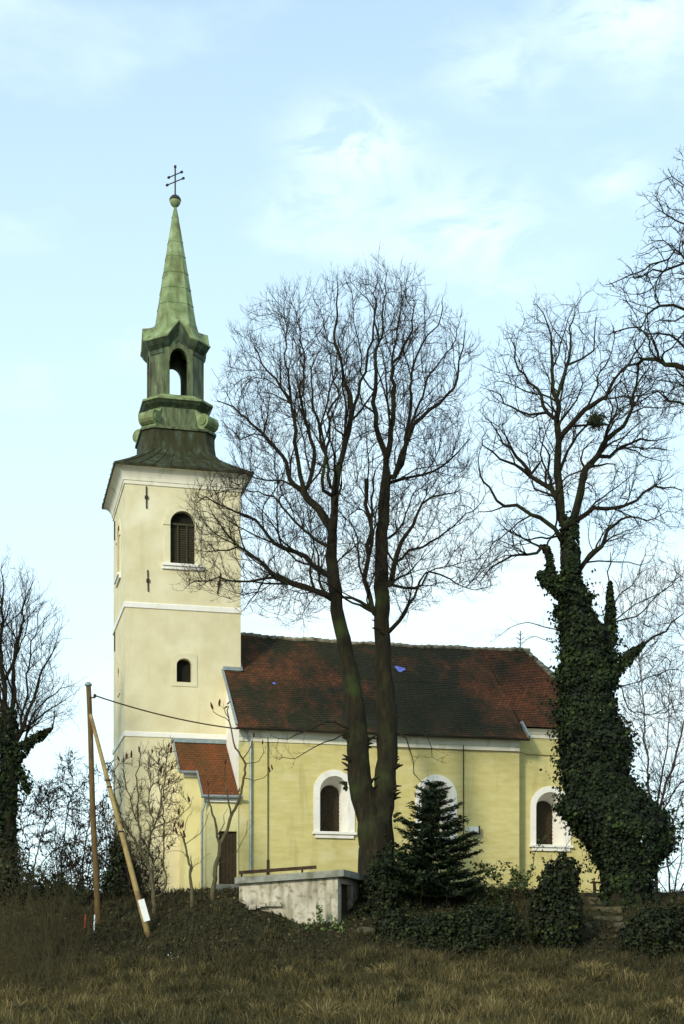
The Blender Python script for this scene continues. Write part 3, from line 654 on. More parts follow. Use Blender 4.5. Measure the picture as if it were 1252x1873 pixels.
def porch():
    zt = lambda v: 10.68 + .775 * v
    uL, uM, uR = 2.15, 2.93, 4.455; vA, vB = -2.0, -3.55
    # walls
    a, b, v1, v2 = uL + .22, uM + .16, vA + .25, NV - .04
    mb = MB(); f1 = zt(v1) - .05; f2 = zt(v2) - .05
    ud0, zd1 = uz(400, 1520, v2); ud1, zd0 = uz(433, 1618, v2)
    door = [(ud0, zd0), (ud0, zd1), (ud1, zd1), (ud1, zd0)]
    mb.facade([(b, 3), (uR, 3), (uR, f2), (b, f2)], [door], fr(v2))
    mb.strip([fr(v2)(*p) for p in door], [fr(v2 + .22)(*p) for p in door], True)
    mb.add([(a, v1, 3), (b, v1, 3), (b, v1, f1), (a, v1, f1), (a, 0, 3), (a, 0, zt(0) - .05), (b, v2, 3), (b, v2, f2)], [(0, 1, 2, 3), (4, 0, 3, 5), (1, 6, 7, 2)])
    p = cobj('porch', mb, M['pale'])
    mb = MB()
    mb.box(a - .04, b + .0, v1 - .10, v1 - .002, zt(vA) - .22, zt(vA) + .03); cobj('cornice', mb, M['white'], p); mb = MB().box(b - .04, uR, v2 - .12, v2 - .002, zt(vB) - .25, zt(vB) + .02)
    cobj('cornice', mb, M['white'], p)
    mb = MB()
    def rows(u0, u1, va, vb, n):
        for i in range(n):
            x, y = va + (vb - va) * i / n, va + (vb - va) * (i + 1) / n
            mb.add([(u0, x, zt(x) + .03), (u1, x, zt(x) + .03), (u1, y, zt(y)), (u0, y, zt(y)), (u0, x, zt(x) - .05), (u1, x, zt(x) - .05)], [(0, 1, 2, 3), (4, 5, 1, 0)])
    rows(uM - .02, uR, vB, vA, 12); rows(uL, uR, vA, 0, 14)
    r = cobj('porch_roof', mb, M['tile_red'], p)
    mb = MB().bar((uL - .1, -.06, zt(0) + .07), (uR, -.06, zt(0) + .07), .12, .18)
    mb.bar((uL - .03, vA, zt(vA)), (uL - .03, 0, zt(0)), .07, .1); mb.bar((uM - .05, vB, zt(vB)), (uM - .05, vA, zt(vA)), .07, .1); 
    cobj('flashing', mb, M['zinc'], p)
    mb = MB().tube([(uM - .1, vB - .06, zt(vB) - .05), (uR + .15, vB - .06, zt(vB) - .03)], .07, 8); cobj('gutter', mb, M['zinc'], p); mb = MB().tube([(uL - .05, vA - .06, zt(vA) - .05), (uM - .08, vA - .06, zt(vA) - .04)], .06, 8); cobj('gutter', mb, M['zinc'], p)
    u0, z0 = uz(369, 1486, v2 - .08); _, z1 = uz(370, 1624, v2 - .08)
    mb = MB().tube([(u0, v2 - .08, z1), (u0, v2 - .08, z0), (u0 + .12, v2 - .15, z0 + .4), (u0 + .1, vB - .05, z0 + .6)], .05, 8); cobj('downpipe', mb, M['zinc'], p)
    mb = MB(); k = 5
    for i in range(k):
        x0 = ud0 + (ud1 - ud0) * i / k; x1 = ud0 + (ud1 - ud0) * (i + 1) / k - .012; mb.box(x0, x1, v2 + .13, v2 + .18, zd0, zd1 - .004)
    d = cobj('door', mb, M['wood_dark'], p)
    cobj('doorstep', MB().box(ud0 - .15, ud1 + .15, v2 - .35, v2 - .005, 3.2, zd0 - .01), M['slab'], p)
porch()

# ------------------------------------------------------------------ concrete cellar, boards
def cellar():
    A = Vector((-.18, 57.0, 0)); l = Vector((-.95, .312, 0)).normalized(); r = Vector((.312, .95, 0)).normalized()
    rz = math.atan2(-l.y, -l.x)
    t = thing('cellar', 'small bare concrete cellar with a flat grey slab roof set into the bank', 'cellar', (A.x, A.y, 1.6), rz)
    L, Dp = 3.95, 2.75; zt = lambda a: 3.98 - .045 * a     # the slab falls a little to the left
    P = lambda a, b, z: A + l * a + r * b + Vector((0, 0, z))
    mb = MB(); th = .24
    # front wall (long face), with a crumbled ledge to the left; door side has an opening
    n = 14
    mb.facade([(0, 0.2), (L, .2), (L, zt(L)), (0, zt(0))], [], lambda a, z: P(a, 0, z))
    o0, o1 = .42, 1.98
    mb.facade([(0, .2), (Dp, .2), (Dp, zt(0)), (0, zt(0))], [[(o0, .5), (o1, .5), (o1, 3.78), (o0, 3.78)]], lambda b, z: P(0, b, z))
    hole = [(o0, .5), (o1, .5), (o1, 3.78), (o0, 3.78)]
    mb.strip([P(0, b, z) for b, z in hole], [P(th, b, z) for b, z in hole], True)
    mb.add([P(L, 0, .2), P(L, Dp, .2), P(L, Dp, zt(L)), P(L, 0, zt(L)), P(0, Dp, .2), P(0, Dp, zt(0))], [(0, 1, 2, 3), (1, 4, 5, 2)])
    obj('wall', mb, M['concrete'], t)
    mb = MB(); q = [P(th, b, z) for b, z in hole]; mb.add(q, [(0, 1, 2, 3)]); obj('door', mb, M['wood_dark'], t)
    mb = MB()
    vs = [P(a, b, zt(a) + dz) for dz in (0.004, .25) for a, b in ((-.34, -.2), (L + .1, -.2), (L + .1, Dp + .35), (-.34, Dp + .35))]
    mb.add(vs, [(3, 2, 1, 0), (4, 5, 6, 7), (0, 1, 5, 4), (1, 2, 6, 5), (2, 3, 7, 6), (3, 0, 4, 7)])
    obj('roof_slab', mb, M['slab'], t)
    mb = MB()
    random.seed(3)
    for i in range(9):
        a = 2.2 + i * .2; z = 2.95 - .02 * i + random.uniform(-.05, .05); h = random.uniform(.1, .2); d = random.uniform(.12, .28)
        vs = [P(a + random.uniform(-.04, .04) + x, -d * y, z + h * zz) for zz in (0, 1) for x, y in ((0, 0), (.24, 0), (.24, 1), (0, 1))]
        mb.add(vs, [(3, 2, 1, 0), (4, 5, 6, 7), (0, 1, 5, 4), (1, 2, 6, 5), (2, 3, 7, 6), (3, 0, 4, 7)])
    obj('broken_ledge', mb, M['concrete'], t)
    # plank railing behind the slab
    a, b = at(437, 1604, 60.6), at(578, 1594, 59.6)
    t2 = thing('plank_rail', 'low rail of two long brown planks behind the cellar slab', 'rail', (a.x, a.y, a.z - .35))
    for dz in (.17, -.06): obj('plank', MB().bar(a + Vector((0, 0, dz)), b + Vector((0, 0, dz)), .06, .13 if dz > 0 else .07), M['board'], t2)
    for f in (.03, .37, .82):
        p = a.lerp(b, f); obj('post', MB().box(p.x - .04, p.x + .04, p.y + .04, p.y + .11, 3.3, p.z + .2), M['board'], t2)
cellar()

# ------------------------------------------------------------------ pole, brace, cable, plate
def pole():
    Yp = 58.5
    base = at(179, 1725, Yp); top = at(161, 1254, Yp + .2)
    base.z = gz(base.x, base.y) - .3
    t = thing('utility_pole', 'leaning brown wooden utility pole with a diagonal pale brace left of the tower', 'pole', (base.x, base.y, base.z))
    n = 16; pts = []; rad = []
    for i in range(n + 1):
        f = i / n; p = base.lerp(top, f); pts.append(p + Vector((.015 * math.sin(f * 9), .01 * math.cos(f * 7), 0))); rad.append(.120 - .025 * f)
    obj('shaft', MB().tube(pts, rad, 12), M['wood'], t, smooth=True)
    obj('cap', MB().lathe([(.14, 0), (.145, .05), (.08, .12), (.01, .15)], top, 10), M['zinc'], t)
    a = at(165, 1307, Yp - .2); b = at(272, 1690, Yp - 1.6); b.z = gz(b.x, b.y) - .1
    pts = [a.lerp(b, i / 10) for i in range(11)]
    br = obj('brace', MB().tube(pts, [.070 + .045 * i / 10 for i in range(11)], 10), M['wood_light'], t, smooth=True)
    for f in (.30, .33, .53):
        p = a.lerp(b, f); q = .085 + .045 * f; mb = MB().lathe([(q, -.03), (q + .01, 0), (q, .03)], p, 10); obj('band', mb, M['iron'], t)
    p = at(163.5, 1276, Yp + .1)
    ins = MB().bar(p, p + Vector((.22, 0, 0)), .05, .05); ins.lathe([(.02, 0), (.06, .03), (.06, .1), (.03, .14)], p + Vector((.2, 0, 0)), 8); obj('insulator', ins, M['iron'], t)
    # cable to the eaves
    e = Vector((X0, Y0, 0)) + Vector((c_ * 4.32 - s_ * -3.85, s_ * 4.32 + c_ * -3.85, 10.72)); p = p + Vector((.2, 0, .08))
    pts = []
    for i in range(25):
        f = i / 24; q = p.lerp(e, f); q.z -= .35 * 4 * f * (1 - f) * .45; pts.append(q)
    tag(obj('cable', MB().tube(pts, .030, 6), M['wood'],), 'slack brown overhead cable from the wooden pole to the church eaves', 'cable')
    c = at(263, 1665, Yp - 1.75)
    mb = MB(); d = Vector((.28, -.08, -.96)).normalized(); x = Vector((.95, -.1, .28)).normalized()
    mb.bar(c - d * .42, c + d * .42, .24, .025, (0, -1, .1)); 
    tag(obj('metal_plate', mb, M['plate']), 'small white metal plate leaning beside the foot of the pole brace', 'plate')
    for i, (px, py) in enumerate(((154, 1690), (171, 1700))):
        p = at(px, py, 57.5); z0 = gz(p.x, p.y) - .1
        tag(obj('marker_stake', MB().tube([(p.x, p.y, z0), (p.x + .04, p.y, z0 + .75)], .03, 6), M['red_paint'] if i == 0 else M['plate']),
            ('thin red stake standing in the brush left of the utility pole', 'thin pale stake standing at the foot of the utility pole')[i], 'stake')
pole()

# ------------------------------------------------------------------ steps, bench, stones at the right
def steps():
    X = lambda px, Y: (px - CX) / F * Y
    b = at(1112, 1690, 58)
    t = thing('stone_steps', 'worn low stone steps climbing the bank to the church below the ivied tree', 'steps', (b.x, 57, gz(b.x, 57)))
    n = 6
    for i in range(n):
        Y = 58.0 + i * .74; xc = X(1114 - 2 * i, Y); w = .72 - .03 * i; z = gz(xc, Y) - .01
        mb = MB(); random.seed(i + 40)
        v = []
        for dz in (-.25, .09):
            for sx, sy in ((-1, -.2), (-.3, -.24), (.4, -.19), (1, -.22), (1, .25), (-1, .25)): v.append((xc + sx * w + random.uniform(-.05, .05), Y + sy + random.uniform(-.03, .03), z + dz + random.uniform(-.015, .015)))
        mb.add(v, [(5, 4, 3, 2, 1, 0), (6, 7, 8, 9, 10, 11)] + [(k, (k + 1) % 6, 6 + (k + 1) % 6, 6 + k) for k in range(6)])
        obj('step', mb, M['stone'], t)
    p = at(1096, 1640, 63.4); z0 = gz(p.x, p.y)
    t = thing('bench', 'small dark wooden bench against the yellow apse wall by the ivied tree', 'bench', (p.x, p.y, z0))
    obj('seat', MB().box(p.x - .32, p.x + .55, p.y - .2, p.y + .2, z0 + .40, z0 + .46), M['board'], t)
    obj('backrest', MB().box(p.x + .1, p.x + .16, p.y - .24, p.y + .24, z0 + .46, z0 + 1.35), M['board'], t)
    for dx in (-.2, .45):
        obj('leg', MB().box(p.x + dx, p.x + dx + .07, p.y - .18, p.y + .18, z0 - .1, z0 + .40), M['board'], t)
    # rough stones
    for k, (px, py, Y, s) in enumerate(((1138, 1672, 57.8, .34), (668, 1735, 55.6, .32), (1075, 1688, 57.5, .18), (707, 1722, 56.4, .42))):
        p = at(px, py, Y); z = gz(p.x, p.y); mb = MB()
        prof = [(.3, -.3), (.9, -.2), (1, .1), (.8, .4), (.45, .6), (.1, .66)]
        random.seed(k); mb.lathe([(r * s * random.uniform(.85, 1.1), zz * s) for r, zz in prof], (0, 0, 0), 9)
        mb.v = [(p.x + x * 1.5 + s * .2 * noise.noise((x * 4, y * 4, z_ * 4 + k)), p.y + y + s * .2 * noise.noise((x * 4 + 9, y * 4, z_ * 4)), z + z_ + s * .2 * noise.noise((x * 3, y * 3 + 5, z_ * 3))) for x, y, z_ in mb.v]
        tag(obj('stone', mb, M['stone'], None), ('mossy stone beside the top of the stone steps', 'pale stone in the grass in front of the cellar doorway', 'small pale stone on the left edge of the steps', 'broad pale stone between the cellar and the dark shrubs')[k], 'stone')
steps()

# ------------------------------------------------------------------ plants: shared generators
def leaves(P, N, size, aspect=1.0, fold=.25, jit=.6, along=None):
    """leaf of two triangles folded on its midrib at every point; returns V, tris, rnd"""
    n = len(P); N = N / np.linalg.norm(N, axis=1, keepdims=True).clip(1e-6); N = N + rng.normal(0, jit, (n, 3)); N /= np.linalg.norm(N, axis=1, keepdims=True).clip(1e-6)
    d = rng.normal(0, 1, (n, 3)) if along is None else along + rng.normal(0, .25, (n, 3))
    d -= N * (d * N).sum(1, keepdims=True); d /= np.linalg.norm(d, axis=1, keepdims=True).clip(1e-6)
    s = np.cross(N, d); L = size * rng.uniform(.45, 1.5, (n, 1)); w = L * .5 * aspect
    V = np.stack([P - d * L * .5, P + s * w + N * L * fold - d * L * .08, P + d * L * .5, P - s * w + N * L * fold - d * L * .08], 1).reshape(-1, 3)
    b = np.arange(n)[:, None] * 4
    T = np.concatenate([b + [0, 1, 2], b + [0, 2, 3]], 0)
    return V, T, n
def rep(r): return np.repeat(r, 4)

def twigs(P, D, L, r0, sub=3, curl=.35, up=.15, subL=.45):
    """curved three-sided twigs with finer side twigs; arrays in, V/quads/tris out"""
    Vs, Qs, Ts, off = [], [], [], 0
    def level(P, D, L, r):
        nonlocal off
        n = len(P); D = D / np.linalg.norm(D, axis=1, keepdims=True).clip(1e-6)
        bend = rng.normal(0, curl, (n, 3)); bend[:, 2] += up
        P1 = P + D * L * .5 + bend * L * .12; D2 = D + bend; D2 /= np.linalg.norm(D2, axis=1, keepdims=True); P2 = P1 + D2 * L * .5
        x = np.cross(D, rng.normal(0, 1, (n, 3))); x /= np.linalg.norm(x, axis=1, keepdims=True).clip(1e-6); y = np.cross(D, x)
        ring = lambda Pc, rr: np.stack([Pc + (x * math.cos(a) + y * math.sin(a)) * rr for a in (0, 2.094, 4.189)], 1)
        V = np.concatenate([ring(P, r), ring(P1, r * .75), P2[:, None]], 1).reshape(-1, 3)
        b = off + np.arange(n)[:, None] * 7
        Qs.append(np.concatenate([b + [0, 1, 4, 3], b + [1, 2, 5, 4], b + [2, 0, 3, 5]])); Ts.append(np.concatenate([b + [3, 4, 6], b + [4, 5, 6], b + [5, 3, 6]]))
        Vs.append(V); off += n * 7
        return P1, P2, D, D2
    P1, P2, D1, D2 = level(P, D, L, r0)
    for k in range(sub):
        t = rng.uniform(.2, .95, (len(P), 1)); B = np.where(t < .5, P + (P1 - P) * t * 2, P1 + (P2 - P1) * (t * 2 - 1))
        d = D2 + rng.normal(0, .75, D2.shape); d[:, 2] += up
        level(B, d, L * subL * rng.uniform(.5, 1.2, (len(P), 1)), r0 * .62)
    return np.concatenate(Vs), np.concatenate(Qs), np.concatenate(Ts)

def inpoly(px, py, poly):
    poly = np.asarray(poly, float); x0, y0 = poly[:, 0], poly[:, 1]; x1, y1 = np.roll(x0, -1), np.roll(y0, -1)
    c = np.zeros(len(px), bool)
    for a, b, c1, d in zip(x0, y0, x1, y1):
        if b == d: continue
        m = ((b > py) != (d > py)) & (px < (c1 - a) * (py - b) / (d - b) + a); c ^= m
    return c
def crown_points(poly, n, Y, flat=.75, shell=.25):
    poly = np.asarray(poly, float); out = []; lo, hi = poly.min(0), poly.max(0)
    rows = np.linspace(lo[1], hi[1], 80); ext = []
    xs = np.linspace(lo[0], hi[0], 160)
    for yv in rows:
        m = inpoly(xs, np.full_like(xs, yv), poly); ext.append((xs[m].min(), xs[m].max()) if m.any() else (np.nan, np.nan))
    ext = np.array(ext)
    while sum(map(len, out)) < n:
        p = rng.uniform(lo, hi, (n, 2)); p = p[inpoly(p[:, 0], p[:, 1], poly)]
        e = ext[np.clip(((p[:, 1] - lo[1]) / (hi[1] - lo[1]) * 79).astype(int), 0, 79)]
        c = (e[:, 0] + e[:, 1]) / 2; w = (e[:, 1] - e[:, 0]) / 2 + 1; ok = ~np.isnan(c); p, c, w = p[ok], c[ok], w[ok]
        t = np.clip((p[:, 0] - c) / w, -1, 1); dm = w / F * Y * flat * np.sqrt(1 - t * t)
        dy = rng.uniform(-1, 1, len(p)) * dm; Yp = Y + dy
        out.append(np.stack([(p[:, 0] - CX) / F * Yp, Yp, (HY - p[:, 1]) / F * Yp], 1))
    return np.concatenate(out)[:n]

class Tree:
    def __init__(s, Y, step=.3): s.pos = []; s.par = []; s.minr = []; s.Y = Y; s.step = step; s.nseed = 0
    def limb(s, pts, r0, r1, dend=0., wig=.05, root=False):
        """a limb drawn through (px, py) points at the tree's distance, drifting dend metres in depth"""
        if root or not s.pos: par = -1; dy0 = 0
        else:
            q = at(pts[0][0], pts[0][1], s.Y); A = np.array(s.pos); k = A[:, 1] / s.Y
            d = (A[:, 0] / k - q.x) ** 2 + (A[:, 2] / k - q.z) ** 2; par = int(d.argmin()); dy0 = s.pos[par][1] - s.Y
        n = len(pts); P = []
        for i, p in enumerate(pts):
            f = i / (n - 1); P.append(at(p[0], p[1], s.Y + dy0 + dend * f ** 1.2))
        if par >= 0: P[0] = Vector(s.pos[par])
        Q = []
        for i in range(n - 1):
            a, b, c, d = P[max(i - 1, 0)], P[i], P[i + 1], P[min(i + 2, n - 1)]; m = max(1, int((c - b).length / s.step))
            for j in range(m):
                t = j / m; Q.append(.5 * ((2 * b) + (c - a) * t + (2 * a - 5 * b + 4 * c - d) * t * t + (3 * b - a - 3 * c + d) * t ** 3))
        Q.append(P[-1]); L = len(Q)
        for i, q in enumerate(Q):
            if i == 0 and par >= 0: prev = par; continue
            f = i / (L - 1); w = wig * (1 if i < L - 1 else 0)
            if i < L - 1 and root is False and r0 < .3: q = q + Vector((noise.noise(q * 1.1), noise.noise(q * 1.1 + Vector((9, 3, 1))), noise.noise(q * 1.1 + Vector((4, 7, 2))))) * ((.16 if r0 < .15 else .07) * min(1, f * 4))
            q = q + Vector((random.gauss(0, w), random.gauss(0, w), random.gauss(0, w))) * (.4 + .6 * f)
            s.pos.append((q.x, q.y, q.z)); s.par.append(par if i == 0 else prev); s.minr.append(r0 + (r1 - r0) * f); prev = len(s.pos) - 1
        s.nseed = len(s.pos); return s
    def boughs(s, n, poly, rmin=.02, rmax=.16, k=.5, length=(1.2, 3.2), up=.5, spread=.9, zig=.16):
        """side boughs leaving the drawn limbs, each a gently kinked taper that stays inside the crown outline"""
        made = 0; tries = 0
        while made < n and tries < n * 12:
            tries += 1; i = random.randrange(len(s.pos)); r = s.minr[i]; p = s.par[i]
            if p < 0 or r < rmin or r > rmax: continue
            P0 = Vector(s.pos[i]); d0 = (P0 - Vector(s.pos[p])).normalized(); side = Vector((random.gauss(0, 1), random.gauss(0, 1), random.gauss(0, .5))); side -= d0 * side.dot(d0); side.normalize()
            d = (d0 + side * spread * random.uniform(.6, 1.3) + Vector((0, 0, up * random.uniform(0, 1)))).normalized(); L = random.uniform(*length) * (.5 + min(1, r / .09)); m = max(3, int(L / s.step)); pts = []; q = P0.copy()
            for j in range(m):
                d = (d + Vector((random.gauss(0, zig), random.gauss(0, zig), random.gauss(0, zig) + up * .07))).normalized(); q = q + d * s.step; pts.append(q.copy())
            e = pts[-1]; ex, ey = CX + e.x / e.y * F, HY - e.z / e.y * F
            if not inpoly(np.array([ex]), np.array([ey]), poly)[0]: continue
            prev = i; r0 = max(r * k, .014)
            for j, q in enumerate(pts):
                s.pos.append(tuple(q)); s.par.append(prev); s.minr.append(r0 + (.011 - r0) * ((j + 1) / m)); prev = len(s.pos) - 1
            made += 1
        s.nseed = len(s.pos); return s
    def grow(s, A, kill=.5, infl=2.6, up=.05, wig=.18, it=45, maxnodes=16000, inertia=.7, gaps=.12):
        step = s.step; pos = np.array(s.pos); par = list(s.par); A = np.asarray(A)
        if gaps is not None: A = A[np.array([noise.noise((p[0] * .42, p[1] * .42, p[2] * .30)) + .5 * noise.noise((p[0] * 1.0 + 9, p[1] * 1.0, p[2] * .8)) for p in A]) > -gaps]
        idx = np.zeros(len(A), int); dist = np.full(len(A), 1e9)
        def upd(new, off):
            for k in range(0, len(new), 400):
                D = np.linalg.norm(A[:, None] - new[None, k:k + 400], axis=2); j = D.argmin(1); d = D[np.arange(len(A)), j]; m = d < dist
                dist[m] = d[m]; idx[m] = off + k + j[m]
        upd(pos, 0); cnt = np.zeros(len(pos), int)
        for _ in range(it):
            keep = dist > kill; A = A[keep]; idx = idx[keep]; dist = dist[keep]
            if not len(A) or len(pos) > maxnodes: break
            m = dist < infl
            if not m.any(): infl *= 1.4; continue
            d = A[m] - pos[idx[m]]; d /= np.linalg.norm(d, axis=1, keepdims=True).clip(1e-6)
            acc = np.zeros((len(pos), 3)); np.add.at(acc, idx[m], d); act = np.unique(idx[m]); act = act[cnt[act] < 4]
            if not len(act): break
            v = acc[act]; v /= np.linalg.norm(v, axis=1, keepdims=True).clip(1e-6); pa = np.array(par)[act]; pd = pos[act] - pos[np.maximum(pa, 0)]; pd /= np.linalg.norm(pd, axis=1, keepdims=True).clip(1e-6); v += pd * inertia; v += rng.normal(0, wig, v.shape); v[:, 2] += up
            v /= np.linalg.norm(v, axis=1, keepdims=True).clip(1e-6); new = pos[act] + v * step * rng.uniform(.8, 1.2, (len(v), 1))
            cnt[act] += 1; cnt = np.concatenate([cnt, np.zeros(len(new), int)]); par += [int(a) for a in act]; off = len(pos); pos = np.concatenate([pos, new]); upd(new, off)
        s.pos = pos; s.par = par; return s
    def finish(s, tip=.008, p=2.35):
        n = len(s.pos); par = s.par; acc = np.zeros(n); r = np.zeros(n); s.kids = [[] for _ in range(n)]
        for i in range(n - 1, -1, -1):
            v = acc[i] if acc[i] > 0 else tip ** p
            r[i] = v ** (1 / p)
            if i < s.nseed: r[i] = max(r[i] * .8, s.minr[i])
            if par[i] >= 0: acc[par[i]] += min(v, r[i] ** p); s.kids[par[i]].append(i)
        for i in range(n):
            if par[i] >= 0: r[i] = min(r[i], r[par[i]] * (1.0 if i < s.nseed else .92))
        s.r = r; return s
    def tubes(s, lo=0, rough=.07, flare=None, seedonly=None):
        """chains of nodes as tapered tubes; seedonly True: the drawn limbs, False: what grew from them"""
        mb = MB(); n = len(s.pos); P = [Vector(p) for p in s.pos]; used = [False] * n
        def is_ok(i): return seedonly is None or ((i < s.nseed) == seedonly)
        starts = [i for i in range(n) if is_ok(i)]
        for i in starts:
            if used[i]: continue
            ch = [i]; used[i] = True; k = i
            while True:
                nx = [j for j in s.kids[k] if not used[j] and is_ok(j)]
                if not nx: break
                # carry on with the straightest of the thick children
                nx.sort(key=lambda j: -s.r[j]); k = nx[0]; ch.append(k); used[k] = True
            pts = [P[j] for j in ch]; rad = [float(s.r[j]) for j in ch]
            if s.par[i] >= 0: pts.insert(0, P[s.par[i]]); rad.insert(0, min(rad[0] * 1.15, float(s.r[s.par[i]]) * .95))
            if len(pts) < 2: continue
            R0 = rad[0]; ns = 14 if R0 > .18 else 8 if R0 > .07 else 5 if R0 > .03 else 3
            if ns <= 5: rad[-1] *= .5
            v0 = len(mb.v); mb.tube(pts, rad, ns, ns > 5)
            if R0 > .07:
                for q in range(v0, len(mb.v)):
                    c = pts[(q - v0) // ns]; v = Vector(mb.v[q]); d = v - c; k = 1 + rough * 2.2 * noise.noise(v * 2.2) + rough * 1.5 * noise.noise(v * 7)
                    if flare and v.z < flare[0] + flare[1]: f = 1 - (v.z - flare[0]) / flare[1]; f = max(0, min(1.2, f)); k *= 1 + .55 * f * f + .25 * f * math.sin(5 * math.atan2(d.y, d.x))
                    mb.v[q] = tuple(c + d * k)
        return mb
    def fine(s, L=.6, r=.007, per=1.4, maxr=.03, sub=3, up=.2, curl=.35, lo=0):
        i = np.where((s.r < maxr) & (np.arange(len(s.pos)) >= lo))[0]; i = i[np.array([s.par[k] >= 0 for k in i])] if len(i) else i
        k = np.repeat(i, 1 + int(per)); k = k[rng.uniform(0, 1, len(k)) < per / (1 + int(per))]
        pos = np.asarray(s.pos); d = pos[k] - pos[[s.par[j] for j in k]]; d /= np.linalg.norm(d, axis=1, keepdims=True).clip(1e-6)
        d = d + rng.normal(0, .55, d.shape); d[:, 2] += up
        return twigs(pos[k], d, L * rng.uniform(.5, 1.3, (len(k), 1)), r, sub, curl, up)
def mb_arr(mb): return mb
def tree_obj(t, root, bark, twigm, fineargs, flare=None, rough=.07):
    obj('trunk', t.tubes(seedonly=True, flare=flare, rough=rough), bark, root, smooth=True)
    cr = t.tubes(seedonly=False); V, Q, T = t.fine(**fineargs)
    q = [f for f in cr.f if len(f) == 4]; tr = [f for f in cr.f if len(f) == 3]; n = len(cr.v)
    A = np.concatenate([np.array(cr.v).reshape(-1, 3), V]); Qa = np.concatenate([np.array(q, int).reshape(-1, 4), Q + n]); Ta = np.concatenate([np.array(tr, int).reshape(-1, 3), T + n])
    return arr_obj('crown', A, Qa, Ta, twigm, root)

